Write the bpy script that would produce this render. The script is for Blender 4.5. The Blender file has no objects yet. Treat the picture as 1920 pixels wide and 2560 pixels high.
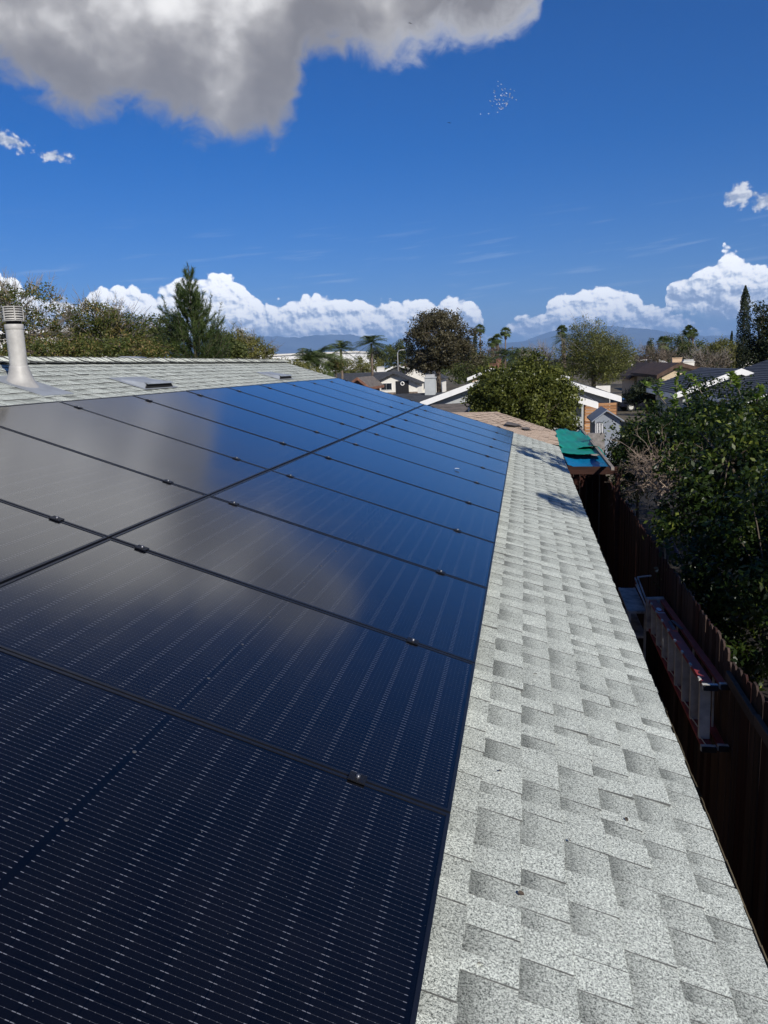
import bpy, bmesh, math, random
import numpy as np
from mathutils import Vector, Matrix

# ------------------------------------------------------------------ camera
F, YAW, PIT, ROL = 1951.24, 0.18285, 0.18323, -0.03687
CAM = Vector((0.2140, -3.1783, 1.2565))
TH = math.radians(18.43495)
_f = Vector((-math.sin(YAW)*math.cos(PIT), math.cos(YAW)*math.cos(PIT), -math.sin(PIT)))
_r0 = Vector((math.cos(YAW), math.sin(YAW), 0)); _u0 = _r0.cross(_f)
_r = math.cos(ROL)*_r0 + math.sin(ROL)*_u0
_u = -math.sin(ROL)*_r0 + math.cos(ROL)*_u0
sc = bpy.context.scene
C = sc.collection
cd = bpy.data.cameras.new('camera'); cam = bpy.data.objects.new('camera', cd); C.objects.link(cam)
cd.sensor_fit = 'VERTICAL'; cd.sensor_height = 36; cd.sensor_width = 27; cd.lens = F*36/2560
cd.clip_start = 0.05; cd.clip_end = 150000
m = Matrix((_r, _u, -_f)).transposed().to_4x4(); m.translation = CAM
cam.matrix_world = m; sc.camera = cam

def ray(x, y):
    return (_f + _r*((x-960)/F) - _u*((y-1280)/F))
def W(x, y, Y):            # photo direction met at the vertical plane Y
    d = ray(x, y); return CAM + d*((Y-CAM.y)/d.y)
def Wz(x, y, z):
    d = ray(x, y); return CAM + d*((z-CAM.z)/d.z)

# ------------------------------------------------------------------ light, sky
SUN_AZ = math.radians(-50)     # from +X, sun behind and to the right
SUN_EL = math.radians(33)
SUN = Vector((math.cos(SUN_AZ)*math.cos(SUN_EL), math.sin(SUN_AZ)*math.cos(SUN_EL), math.sin(SUN_EL)))
sl = bpy.data.lights.new('sun', 'SUN'); sl.energy = 4.6; sl.angle = math.radians(0.53); sl.color = (1, .955, .88)
so = bpy.data.objects.new('sun', sl); C.objects.link(so)
so.rotation_euler = SUN.to_track_quat('Z', 'Y').to_euler(); so.location = (20, -20, 30)
sc.view_settings.view_transform = 'Standard'; sc.view_settings.look = 'None'
sc.view_settings.exposure = 0.3; sc.view_settings.gamma = 1
sc.cycles.max_bounces = 6; sc.cycles.volume_bounces = 0; sc.cycles.diffuse_bounces = 3
sc.cycles.transparent_max_bounces = 6; sc.cycles.sample_clamp_indirect = 4

world = bpy.data.worlds.new('World'); sc.world = world; world.use_nodes = True
WT = world.node_tree; WT.nodes.clear()

class X:                       # tiny expression builder for math nodes
    def __init__(s, nt, sock): s.nt = nt; s.s = sock
    def _op(s, op, *a, clamp=False):
        n = s.nt.nodes.new('ShaderNodeMath'); n.operation = op; n.use_clamp = clamp
        for i, v in enumerate((s,)+a):
            if isinstance(v, X): s.nt.links.new(v.s, n.inputs[i])
            else: n.inputs[i].default_value = v
        return X(s.nt, n.outputs[0])
    def __add__(s, o): return s._op('ADD', o)
    def __radd__(s, o): return s._op('ADD', o)
    def __sub__(s, o): return s._op('SUBTRACT', o)
    def __rsub__(s, o): return (s*-1)+o
    def __mul__(s, o): return s._op('MULTIPLY', o)
    def __rmul__(s, o): return s._op('MULTIPLY', o)
    def __truediv__(s, o): return s._op('DIVIDE', o)
    def min(s, o): return s._op('MINIMUM', o)
    def max(s, o): return s._op('MAXIMUM', o)
    def clamp(s): return s._op('ADD', 0.0, clamp=True)
    def fract(s): return s._op('FRACT')
    def floor(s): return s._op('FLOOR')
    def abs(s): return s._op('ABSOLUTE')
    def lt(s, v): return s._op('LESS_THAN', v)
    def gt(s, v): return s._op('GREATER_THAN', v)
    def pow(s, v): return s._op('POWER', v)
    def smooth(s, a, b):
        n = s.nt.nodes.new('ShaderNodeMapRange'); n.interpolation_type = 'SMOOTHSTEP'; n.clamp = True
        s.nt.links.new(s.s, n.inputs[0]); n.inputs[1].default_value = a; n.inputs[2].default_value = b
        return X(s.nt, n.outputs[0])
    def curve(s, pts, x0, x1, vmax):
        n = s.nt.nodes.new('ShaderNodeFloatCurve'); c = n.mapping.curves[0]
        t = (s-x0)/(x1-x0)
        s.nt.links.new(t.s, n.inputs['Value'])
        P = [((a-x0)/(x1-x0), b/vmax) for a, b in pts]
        c.points[0].location = P[0]; c.points[1].location = P[-1]
        for q in P[1:-1]: c.points.new(*q)
        for q in c.points: q.handle_type = 'AUTO_CLAMPED'
        n.mapping.update()
        return X(s.nt, n.outputs[0])*vmax

def vec(nt, x, y, z=0.0):
    n = nt.nodes.new('ShaderNodeCombineXYZ')
    for i, v in enumerate((x, y, z)):
        if isinstance(v, X): nt.links.new(v.s, n.inputs[i])
        else: n.inputs[i].default_value = v
    return n.outputs[0]
def noise(nt, v, scale, detail=4, rough=.5, dist=0, dim='3D'):
    n = nt.nodes.new('ShaderNodeTexNoise'); n.noise_dimensions = dim; nt.links.new(v, n.inputs['Vector'])
    n.inputs['Scale'].default_value = scale; n.inputs['Detail'].default_value = detail
    n.inputs['Roughness'].default_value = rough; n.inputs['Distortion'].default_value = dist
    return X(nt, n.outputs['Fac'])
def voro(nt, v, scale, detail=2, rough=.5, smooth=.4):
    n = nt.nodes.new('ShaderNodeTexVoronoi'); n.voronoi_dimensions = '2D'; n.feature = 'SMOOTH_F1' if smooth else 'F1'
    nt.links.new(v, n.inputs['Vector'])
    n.inputs['Scale'].default_value = scale; n.inputs['Detail'].default_value = detail
    n.inputs['Roughness'].default_value = rough
    if smooth: n.inputs['Smoothness'].default_value = smooth
    n.normalize = True
    return X(nt, n.outputs['Distance'])
def ramp(nt, fac, stops, interp='LINEAR'):
    n = nt.nodes.new('ShaderNodeValToRGB'); nt.links.new(fac.s if isinstance(fac, X) else fac, n.inputs[0])
    e = n.color_ramp.elements; n.color_ramp.interpolation = interp
    e[0].position = stops[0][0]; e[0].color = (*stops[0][1], 1)
    e[1].position = stops[-1][0]; e[1].color = (*stops[-1][1], 1)
    for p, c in stops[1:-1]:
        q = e.new(p); q.color = (*c, 1)
    return n.outputs[0]
def mixc(nt, fac, a, b, mode='MIX'):
    n = nt.nodes.new('ShaderNodeMix'); n.data_type = 'RGBA'; n.blend_type = mode
    for k, v in ((0, fac), (6, a), (7, b)):
        if isinstance(v, X): nt.links.new(v.s, n.inputs[k])
        elif isinstance(v, (int, float)): n.inputs[k].default_value = v
        elif isinstance(v, tuple): n.inputs[k].default_value = (*v, 1)
        else: nt.links.new(v, n.inputs[k])
    return n.outputs[2]

def build_world():
    nt = WT
    sky = nt.nodes.new('ShaderNodeTexSky'); sky.sky_type = 'NISHITA'; sky.sun_disc = False
    sky.sun_elevation = SUN_EL
    sky.sun_rotation = math.atan2(SUN.x, SUN.y)
    sky.altitude = 300; sky.air_density = 1.0; sky.dust_density = 0.35; sky.ozone_density = 2.2
    hs = nt.nodes.new('ShaderNodeHueSaturation'); hs.inputs['Saturation'].default_value = 1.22
    nt.links.new(mixc(nt, 1.0, sky.outputs[0], (.385, .505, .82), 'MULTIPLY'), hs.inputs['Color'])
    tc = nt.nodes.new('ShaderNodeTexCoord')
    sp = nt.nodes.new('ShaderNodeSeparateXYZ'); nt.links.new(tc.outputs['Generated'], sp.inputs[0])
    x, y, z = (X(nt, sp.outputs[i]) for i in range(3))
    az = x._op('ARCTAN2', y)*57.29578
    el = z._op('ARCSINE')*57.29578
    P = vec(nt, az, el, 0.0)
    # --- the large stratocumulus overhead
    wn = noise(nt, P, .16, 4, .58, 0, '2D')-.5
    wn2 = noise(nt, vec(nt, az+91.0, el*1.25), .40, 7, .62, .35, '2D')-.5
    azw = az+wn*3.0
    low = azw.curve([(-60, 24), (-47, 21), (-36, 18.9), (-34, 18.3), (-30.6, 16.9), (-28, 16.2), (-25.7, 16.9), (-22.3, 15.8), (-20, 15.2), (-16.8, 15.3), (-15.3, 16.9), (-14.3, 19.3), (-12, 20), (-9, 19.3), (-7.6, 20.1), (-1, 20.3), (.6, 21.6), (2, 30), (5, 40)], -60, 5, 40)
    up = az.curve([(-60, 26), (-45, 32), (-36, 34), (-25, 32.5), (-17, 31), (-12, 28.8), (-8, 27.2), (-4, 26), (0, 24), (1.6, 21.5), (3, 0), (5, 0)], -60, 5, 40)
    fld = (el-low).min((up-el)*1.0)+wn2*3.4+wn*1.0
    big = fld.smooth(-.75, 1.35)
    hi = noise(nt, vec(nt, az+7.0, el*1.2), .17, 3, .5, 0, '2D')
    # brighter towards the top of the cloud, grey-brown underside
    b = (el-low-1.7)/5.6+(hi-.5)*2.7+wn2*.55
    bigc = ramp(nt, b.smooth(-.35, 1.5), [(0, (.255, .240, .232)), (.3, (.335, .318, .308)), (.58, (.50, .48, .465)), (.80, (.78, .76, .74)), (1, (1.08, 1.06, 1.03))])
    rim = (1.0-(fld/2.2).clamp())*(az.smooth(-14.0, -6.0)*.72+.18)
    edge = mixc(nt, rim, bigc, (.74, .74, .76))
    # --- cumulus banks along the horizon (one shared billow field)
    w = noise(nt, vec(nt, az+31.0, el), .55, 3, .55, 0, '2D')-.5
    ax = az+w*.55; ay = el*1.2+w*.35
    pz = vec(nt, ax, ay); pz2 = vec(nt, ax+.22, ay+.34)
    h1 = voro(nt, pz, .66, 2.0, .46, .32); h2 = voro(nt, pz2, .66, 2.0, .46, .32)
    f1 = noise(nt, pz, 1.9, 3, .55, 0, '2D'); f2 = noise(nt, vec(nt, ax+.10, ay+.14), 1.9, 3, .55, 0, '2D')
    puffy = (.55-h1)
    light = .50+(h2-h1)*2.0+(f1-f2)*1.1+(f1-.5)*.25+(.30-h1)*.45
    def bank(tops, bases, x0, x1, thick=2.6, warp=.9):
        top = (az+w*warp).curve(tops, x0, x1, 20)
        base = az.curve(bases, x0, x1, 20)
        f = top-el+(.30-h1)*2.3-.42+(f1-.5)*.35
        msk = f.smooth(0, .22)*(el-base+w*.9+puffy*.5).smooth(-.45, .5)
        rel = ((el-base)/thick).clamp()
        lit = light+(rel-.45)*.75
        col = ramp(nt, lit.clamp(), [(0, (.235, .29, .40)), (.28, (.40, .46, .57)), (.55, (.74, .77, .81)), (.78, (.97, .96, .945)), (1, (1.0, 1.0, .985))])
        return msk, col
    m1, c1 = bank([(-60, 6), (-45, 6.5), (-35.3, 6.9), (-31.2, 5.5), (-29.7, 6.3), (-27.1, 6.3), (-24.9, 6.5), (-22.1, 7.1), (-20.5, 6.9), (-17.4, 5.0), (-14.5, 5.5), (-12.2, 5.3), (-9.2, 5.1), (-5, 5.0), (-3.4, 4.5), (-2.7, 2.6), (-2, 1.5), (0, 0)],
                  [(-60, 3.4), (-30, 2.9), (-17.6, 2.3), (-9.3, 1.9), (-3.1, 1.9), (0, 2.0)], -60, 0)
    m2, c2 = bank([(-4, 0), (-1.8, 2.8), (-.8, 3.3), (1.2, 3.6), (1.8, 4.9), (3.9, 5.2), (6.4, 5.3), (7.1, 4.7), (9.1, 3.6), (11.1, 2.8), (12, 2.2), (16, 2.2), (26, 3), (40, 4)],
                  [(-4, 2.0), (5, 1.8), (12, 1.6), (40, 1.6)], -4, 40)
    m3, c3 = bank([(6, 0), (8.9, 2), (9.4, 4.7), (9.8, 5.4), (11, 5.7), (12.1, 6.4), (13.2, 7.1), (14.3, 6.3), (15.4, 6.0), (20, 7), (30, 6.5), (45, 5)],
                  [(6, 3.3), (11, 2.9), (15.5, 2.2), (45, 2.2)], 6, 45, 3.6)
    # --- small loose puffs and thin streaks
    def puff(a, e, ra, re, rot=0.0):
        dx = (az-a); dy = (el-e)
        c, s = math.cos(rot), math.sin(rot)
        d = (((dx*c+dy*s)/ra).pow(2.0)+((dy*c-dx*s)/re).pow(2.0)).pow(.5)
        return (1.0-d+w*1.3+(f1-.5)*1.5).smooth(0, .6)
    pf = puff(-33.8, 14.5, 1.5, .55, -.35).max(puff(-31.3, 13.75, 1.1, .42, .1)).max(puff(13.6, 9.8, .8, .75)).max(puff(15.2, 9.2, 1.1, .55))
    pc = ramp(nt, (light*.9).clamp(), [(0.2, (.40, .45, .55)), (.75, (.93, .93, .93))])
    st = noise(nt, vec(nt, az*.13, el*2.0-az*.16), 1.3, 3, .55, 0, '2D')
    stm = st.smooth(.56, .8)*el.smooth(2.5, 5.0)*(1.0-el.smooth(7.0, 11.5))*.13
    bgs = nt.nodes.new('ShaderNodeBackground'); bgs.inputs[1].default_value = .085
    nt.links.new(hs.outputs[0], bgs.inputs[0])
    def over(shader, mask, col, k):
        b = nt.nodes.new('ShaderNodeBackground'); b.inputs[1].default_value = k
        if isinstance(col, tuple): b.inputs[0].default_value = (*col, 1)
        else: nt.links.new(col, b.inputs[0])
        mx = nt.nodes.new('ShaderNodeMixShader'); nt.links.new(mask.s, mx.inputs[0])
        nt.links.new(shader, mx.inputs[1]); nt.links.new(b.outputs[0], mx.inputs[2])
        return mx.outputs[0]
    s = over(bgs.outputs[0], stm, (.75, .83, .93), .9)
    s = over(s, m3, c3, 1.25)
    s = over(s, m2, c2, 1.28)
    s = over(s, m1, c1, 1.28)
    s = over(s, pf.max(0.0)*.85, pc, .9)
    s = over(s, big*.97, edge, .80)
    out = nt.nodes.new('ShaderNodeOutputWorld'); nt.links.new(s, out.inputs[0])
build_world()
world.cycles.sampling_method = 'MANUAL'; world.cycles.sample_map_resolution = 1024

# ------------------------------------------------------------------ helpers
def tag(o, label=None, cat=None, group=None, kind=None):
    if label: o['label'] = label
    if cat: o['category'] = cat
    if group: o['group'] = group
    if kind: o['kind'] = kind
    return o
def thing(name, label, cat, loc=(0, 0, 0), group=None, rot=(0, 0, 0)):
    o = bpy.data.objects.new(name, None); C.objects.link(o); o.location = loc; o.rotation_euler = rot
    o.empty_display_size = .1
    return tag(o, label, cat, group)

class MB:                      # collects boxes, tubes and polygons into one mesh
    def __init__(s): s.v = []; s.f = []; s.sm = []; s.uv = None
    def poly(s, pts):
        n = len(s.v); s.v += [tuple(p) for p in pts]; s.f.append(tuple(range(n, n+len(pts)))); s.sm.append(False)
        return s
    def hexa(s, p):            # p: 4 bottom (ccw from above), 4 top
        n = len(s.v); s.v += [tuple(q) for q in p]
        for f in ((3, 2, 1, 0), (4, 5, 6, 7), (0, 1, 5, 4), (1, 2, 6, 5), (2, 3, 7, 6), (3, 0, 4, 7)):
            s.f.append(tuple(n+i for i in f)); s.sm.append(False)
        return s
    def box(s, a, b):
        x0, x1 = sorted((a[0], b[0])); y0, y1 = sorted((a[1], b[1])); z0, z1 = sorted((a[2], b[2]))
        return s.hexa([(x0, y0, z0), (x1, y0, z0), (x1, y1, z0), (x0, y1, z0), (x0, y0, z1), (x1, y0, z1), (x1, y1, z1), (x0, y1, z1)])
    def bar(s, a, b, w, h, up=(0, 0, 1)):
        a = Vector(a); b = Vector(b); d = (b-a).normalized(); up = Vector(up)
        sd = d.cross(up)
        if sd.length < 1e-4: sd = d.cross(Vector((1, 0, 0)))
        sd.normalize(); t = sd.cross(d)
        q = []
        for hh in (-h/2, h/2):
            for p, ww in ((a, -w/2), (a, w/2), (b, w/2), (b, -w/2)):
                q.append(p+sd*ww+t*hh)
        n = len(s.v); s.v += [tuple(p) for p in q]
        for f in ((0, 1, 2, 3), (7, 6, 5, 4), (4, 5, 1, 0), (5, 6, 2, 1), (6, 7, 3, 2), (7, 4, 0, 3)):
            s.f.append(tuple(n+i for i in f)); s.sm.append(False)
        return s
    def tube(s, path, radii, n=8, caps=True, smooth=True):
        path = [Vector(p) for p in path]
        if not hasattr(radii, '__len__'): radii = [radii]*len(path)
        base = len(s.v); ref = Vector((.31, .2, 1)).normalized()
        for i, p in enumerate(path):
            d = (path[min(i+1, len(path)-1)]-path[max(i-1, 0)]).normalized()
            a = d.cross(ref)
            if a.length < 1e-3: a = d.cross(Vector((1, 0, 0)))
            a.normalize(); b = d.cross(a)
            for k in range(n):
                t = 2*math.pi*k/n
                s.v.append(tuple(p+(a*math.cos(t)+b*math.sin(t))*radii[i]))
        for i in range(len(path)-1):
            for k in range(n):
                k2 = (k+1) % n
                s.f.append((base+i*n+k, base+i*n+k2, base+(i+1)*n+k2, base+(i+1)*n+k)); s.sm.append(smooth)
        if caps:
            s.f.append(tuple(base+k for k in range(n))[::-1]); s.sm.append(False)
            s.f.append(tuple(base+(len(path)-1)*n+k for k in range(n))); s.sm.append(False)
        return s
    def lathe(s, prof, n=24, o=(0, 0, 0)):
        base = len(s.v)
        for r, z in prof:
            for k in range(n):
                t = 2*math.pi*k/n; s.v.append((o[0]+r*math.cos(t), o[1]+r*math.sin(t), o[2]+z))
        for i in range(len(prof)-1):
            for k in range(n):
                k2 = (k+1) % n
                s.f.append((base+i*n+k, base+i*n+k2, base+(i+1)*n+k2, base+(i+1)*n+k)); s.sm.append(True)
        return s
    def mesh(s, name='mesh', mat=None):
        me = bpy.data.meshes.new(name); me.from_pydata(s.v, [], s.f)
        if any(s.sm): me.polygons.foreach_set('use_smooth', s.sm)
        if mat: me.materials.append(mat)
        me.update(); return me
    def build(s, name, mat, parent=None):
        o = bpy.data.objects.new(name, s.mesh(name, mat)); C.objects.link(o)
        if parent is not None: o.parent = parent
        return o
def inst(name, me, parent=None, loc=(0, 0, 0), rot=(0, 0, 0), scale=None):
    o = bpy.data.objects.new(name, me); C.objects.link(o); o.location = loc; o.rotation_euler = rot
    if scale: o.scale = scale if hasattr(scale, '__len__') else (scale,)*3
    if parent is not None: o.parent = parent
    return o
def copy_tree(o, parent=None):
    c = o.copy(); C.objects.link(c); c.parent = parent
    for ch in list(o.children): copy_tree(ch, c)
    return c

# ------------------------------------------------------------------ materials
def newmat(name):
    m = bpy.data.materials.new(name); m.use_nodes = True
    nt = m.node_tree; nt.nodes.clear()
    out = nt.nodes.new('ShaderNodeOutputMaterial'); p = nt.nodes.new('ShaderNodeBsdfPrincipled')
    nt.links.new(p.outputs[0], out.inputs[0])
    return m, nt, p, out
def objco(nt, kind='Object'):
    return nt.nodes.new('ShaderNodeTexCoord').outputs[kind]
def pos(nt): return nt.nodes.new('ShaderNodeNewGeometry').outputs['Position']
def bump(nt, p, h, strength, dist):
    b = nt.nodes.new('ShaderNodeBump'); b.inputs['Strength'].default_value = strength; b.inputs['Distance'].default_value = dist
    nt.links.new(h.s, b.inputs['Height']); nt.links.new(b.outputs[0], p.inputs['Normal'])
def pm(name, col, rough=.75, var=.18, scale=3.0, bmp=0, spec=.35, metal=0, fine=None, stretch=None):
    m, nt, p, out = newmat(name)
    co = pos(nt)
    if stretch:
        mp = nt.nodes.new('ShaderNodeMapping'); mp.inputs['Scale'].default_value = stretch
        nt.links.new(co, mp.inputs[0]); co = mp.outputs[0]
    n = noise(nt, co, scale, 6, .62)
    a = tuple(max(0, c*(1-var*1.6)) for c in col); b = tuple(min(1, c*(1+var*1.4)) for c in col)
    colr = ramp(nt, n, [(.3, a), (.5, col), (.7, b)])
    oi = nt.nodes.new('ShaderNodeObjectInfo')
    colr = mixc(nt, 1.0, colr, ramp(nt, X(nt, oi.outputs['Random']), [(0, (1-var*.7,)*3), (1, (1+var*.3,)*3)]), 'MULTIPLY')
    nt.links.new(colr, p.inputs['Base Color'])
    p.inputs['Roughness'].default_value = rough; p.inputs['Specular IOR Level'].default_value = spec; p.inputs['Metallic'].default_value = metal
    if bmp: bump(nt, p, noise(nt, co, fine or scale*8, 5, .6), bmp, .02)
    return m
def leafmat(name, dark, mid, light, trans=.3, gloss=.45, patch=.9, knee=.5):
    m, nt, p, out = newmat(name)
    at = nt.nodes.new('ShaderNodeAttribute'); at.attribute_name = 'tone'
    t = X(nt, at.outputs['Fac'])
    n = noise(nt, pos(nt), patch, 3, .5)
    f = (t*.75+(n-.5)*1.1+.12).clamp()
    col = ramp(nt, f, [(0, dark), (knee, mid), (1, light)])
    nt.links.new(col, p.inputs['Base Color']); p.inputs['Roughness'].default_value = gloss; p.inputs['Specular IOR Level'].default_value = .22
    tr = nt.nodes.new('ShaderNodeBsdfTranslucent')
    nt.links.new(mixc(nt, 1.0, col, (1.3, 1.35, .7), 'MULTIPLY'), tr.inputs[0])
    mx = nt.nodes.new('ShaderNodeMixShader'); mx.inputs[0].default_value = trans
    nt.links.new(p.outputs[0], mx.inputs[1]); nt.links.new(tr.outputs[0], mx.inputs[2]); nt.links.new(mx.outputs[0], out.inputs[0])
    return m

def shingle_mat(name, dark, light, speck=1.0):
    m, nt, p, out = newmat(name)
    at = nt.nodes.new('ShaderNodeAttribute'); at.attribute_name = 'tone'; t = X(nt, at.outputs['Fac'])
    uv = nt.nodes.new('ShaderNodeAttribute'); uv.attribute_name = 'across'; v = X(nt, uv.outputs['Fac'])
    P = pos(nt)
    g1 = noise(nt, P, 150, 3, .8); g2 = noise(nt, P, 330, 2, .7); g3 = noise(nt, P, 2.2, 4, .55)
    # manufactured shadow band: darker granules towards the head of the low tabs
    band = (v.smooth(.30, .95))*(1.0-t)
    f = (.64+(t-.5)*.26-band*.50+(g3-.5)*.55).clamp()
    col = ramp(nt, f, [(0, dark), (1, light)])
    sp = ((g1-.5)*3.3*speck+(g2-.5)*2.4*speck+.52).clamp()
    col = mixc(nt, 1.0, col, ramp(nt, sp, [(0, (.18, .19, .19)), (.36, (.80, .82, .80)), (.58, (1.10, 1.10, 1.08)), (1, (1.75, 1.75, 1.7))]), 'MULTIPLY')
    nt.links.new(col, p.inputs['Base Color']); p.inputs['Roughness'].default_value = .9; p.inputs['Specular IOR Level'].default_value = .2
    bump(nt, p, g1+g2*.6, .55, .004)
    return m

def glass_mat():
    # a laminated half-cut module: cells, wires and glass on one flat sheet
    m, nt, p, out = newmat('module_glass')
    sp = nt.nodes.new('ShaderNodeSeparateXYZ'); nt.links.new(objco(nt), sp.inputs[0])
    u = X(nt, sp.outputs[1]); v = X(nt, sp.outputs[0])*-1.0        # u along the eave, v up the slope
    cu = (u-.021)/.182                      # six columns
    vv = v-.861
    av = vv.abs()-.009                      # distance from the middle gap
    cv = av/.0921
    fu = cu.fract(); fv = cv.fract()
    inu = (cu.gt(0.0))*(cu.lt(6.0)); inv = (av.gt(0.0))*(cv.lt(9.0))
    ing = inu*inv
    gapu = ((fu-.5).abs()).gt(.4925); gapv = ((fv-.5).abs()).gt(.484)
    # rounded cell corners
    dx = ((fu-.5).abs()-.46).max(0.0)*.182; dy = ((fv-.5).abs()-.41).max(0.0)*.0921
    rd = (dx*dx+dy*dy).pow(.5).gt(.0094)
    cell = ing*(1.0-gapu.max(gapv))*(1.0-rd*((cv*.5).fract().lt(.5)*.0+1.0))
    wu = (fu*10.0).fract()
    du = (wu-.5).abs()*.0182                # metres from the nearest wire
    wire = (1.0-du.smooth(.0002, .0006))*ing
    dash = (1.0-du.smooth(.0006, .0011))*((fv-.5).abs().gt(.405))*((fv-.5).abs().lt(.49))*ing
    dots = (1.0-du.smooth(.0006, .0011))*(((fv*6.0).fract()-.5).abs().lt(.06))*ing
    oi = nt.nodes.new('ShaderNodeObjectInfo')
    cid = vec(nt, cu.floor(), cv.floor()+vv.gt(0.0)*20.0, X(nt, oi.outputs['Random'])*50.0)
    wnz = nt.nodes.new('ShaderNodeTexWhiteNoise'); nt.links.new(cid, wnz.inputs['Vector'])
    rnd = X(nt, wnz.outputs['Value'])
    cellc = ramp(nt, rnd, [(0, (.0014, .0014, .0020)), (1, (.0026, .0025, .0034))])
    base = mixc(nt, cell, (.0005, .0006, .0012), cellc)
    w = (wire*.12).max(dash*.40).max(dots*.24)
    base = mixc(nt, w, base, (.42, .43, .48))
    P = pos(nt)
    dust = noise(nt, P, 3.0, 6, .65).smooth(.35, .8)
    base = mixc(nt, dust*.006, base, (.5, .45, .4))
    spk = noise(nt, P, 240, 1, .5).smooth(.80, .84)
    base = mixc(nt, spk*.5, base, (.6, .6, .6))
    nt.links.new(base, p.inputs['Base Color'])
    r = dust*.05+.105
    p.inputs['Roughness'].default_value = .2
    p.inputs['IOR'].default_value = 1.45; p.inputs['Specular IOR Level'].default_value = .16; p.inputs['Specular Tint'].default_value = (.85, .9, 1, 1)
    p.inputs['Coat Weight'].default_value = 1; p.inputs['Coat IOR'].default_value = 1.42; nt.links.new(r.s, p.inputs['Coat Roughness'])
    bump(nt, p, noise(nt, P, 5.0, 2, .5), .04, .01)
    return m

def wood_mat(name, dark, light, along='z', scale=14, rough=.85):
    m, nt, p, out = newmat(name)
    mp = nt.nodes.new('ShaderNodeMapping'); nt.links.new(pos(nt), mp.inputs[0])
    mp.inputs['Scale'].default_value = {'z': (1, 1, .07), 'x': (.07, 1, 1), 'y': (1, .07, 1)}[along]
    n = noise(nt, mp.outputs[0], scale, 6, .65, .5); oi = nt.nodes.new('ShaderNodeObjectInfo')
    f = (n*.9+X(nt, oi.outputs['Random'])*.35-.15).clamp()
    nt.links.new(ramp(nt, f, [(.2, dark), (.75, light)]), p.inputs['Base Color'])
    p.inputs['Roughness'].default_value = rough; p.inputs['Specular IOR Level'].default_value = .25
    bump(nt, p, n, .4, .006)
    return m

def tile_mat(name, col, course=.2, axis=0, rough=.8):
    m = pm(name, col, rough, .25, 2.0, .3, .3, fine=40)
    return m

M = {}
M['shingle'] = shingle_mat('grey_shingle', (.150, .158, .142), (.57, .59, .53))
M['edge'] = pm('cut_asphalt_edge', (.115, .118, .112), .95, .2, 30)
M['brown_shingle'] = shingle_mat('brown_shingle', (.30, .21, .15), (.56, .43, .32), .7)
M['glass'] = glass_mat()
M['frame'] = pm('black_anodised', (.008, .009, .013), .38, .1, 20, 0, .5)
M['clamp'] = pm('dark_clamp', (.022, .022, .025), .45, .2, 40, 0, .5, .6)
M['bolt'] = pm('steel_bolt', (.16, .16, .17), .4, .2, 60, 0, .5, .7)
M['rail'] = pm('rail_alu', (.06, .06, .065), .45, .15, 20)
M['galv'] = pm('painted_galvanised', (.40, .385, .355), .52, .16, 5, .08, .4, .05)
M['ventgrey'] = pm('vent_grey', (.29, .31, .33), .48, .16, 6, .08, .45, .15)
M['black'] = pm('dark_void', (.008, .008, .008), .9, .1, 5)
M['deck'] = pm('roof_felt', (.10, .10, .10), .95, .2, 6)
M['fascia_own'] = pm('own_fascia', (.05, .045, .04), .7, .2, 4)
M['wall_own'] = pm('own_stucco', (.13, .105, .085), .9, .15, 3, .3)
M['white'] = pm('white_paint', (.80, .79, .76), .55, .04, 2, .05)
M['white_wall'] = pm('white_stucco', (.74, .71, .64), .9, .06, 2, .3)
M['cream'] = pm('cream_stucco', (.62, .50, .34), .9, .08, 2, .3)
M['tan'] = pm('tan_stucco', (.60, .43, .28), .9, .08, 2, .3)
M['grey_wall'] = pm('grey_stucco', (.42, .435, .43), .9, .07, 2, .35)
M['stone'] = pm('stone_veneer', (.22, .17, .13), .9, .5, 5, .6)
M['charcoal_roof'] = pm('charcoal_roof', (.050, .052, .056), .85, .35, 3, .5, .3, fine=25)
M['charcoal_tile'] = pm('charcoal_tile', (.062, .066, .074), .7, .3, 4, .3, .4, fine=30)
M['brown_roof'] = pm('brown_roof', (.10, .062, .045), .85, .35, 3, .5, .3, fine=25)
M['redtile'] = pm('red_tile', (.20, .095, .06), .8, .3, 3, .4)
M['greybrown_roof'] = pm('grey_brown_roof', (.13, .11, .095), .85, .3, 2.5, .4)
M['win'] = pm('window_glass', (.012, .016, .022), .06, .1, 1, 0, .6)
M['door'] = pm('black_door', (.018, .018, .02), .5, .15, 5)
M['brick'] = pm('brick', (.17, .085, .058), .9, .35, 9, .5)
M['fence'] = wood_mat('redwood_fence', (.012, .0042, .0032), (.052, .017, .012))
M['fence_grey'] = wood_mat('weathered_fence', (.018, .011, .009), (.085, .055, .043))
M['fence_rail'] = wood_mat('weathered_rail', (.05, .04, .033), (.15, .12, .10), 'y')
M['slat'] = wood_mat('stained_slats', (.20, .085, .035), (.56, .31, .15), 'x', 8)
M['bark'] = pm('bark', (.11, .085, .062), .95, .4, 6, .6, fine=30)
M['bark_grey'] = pm('bark_grey', (.23, .20, .17), .95, .3, 8, .5, fine=40)
M['dead'] = pm('dead_twigs', (.30, .23, .175), .95, .35, 8)
M['palm_trunk'] = pm('palm_trunk', (.16, .12, .09), .95, .3, 5, .5)
M['ladder_red'] = pm('ladder_red', (.34, .050, .042), .45, .2, 8, .08, .45)
M['alu'] = pm('ladder_aluminium', (.60, .585, .53), .45, .18, 8, .05, .5, .15)
M['plastic_grey'] = pm('plastic_grey', (.10, .10, .12), .5, .2, 10)
M['shelf'] = pm('weathered_shelf', (.38, .36, .33), .65, .4, 6, .15)
M['label_white'] = pm('label_white', (.75, .77, .8), .4, .05, 20)
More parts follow.
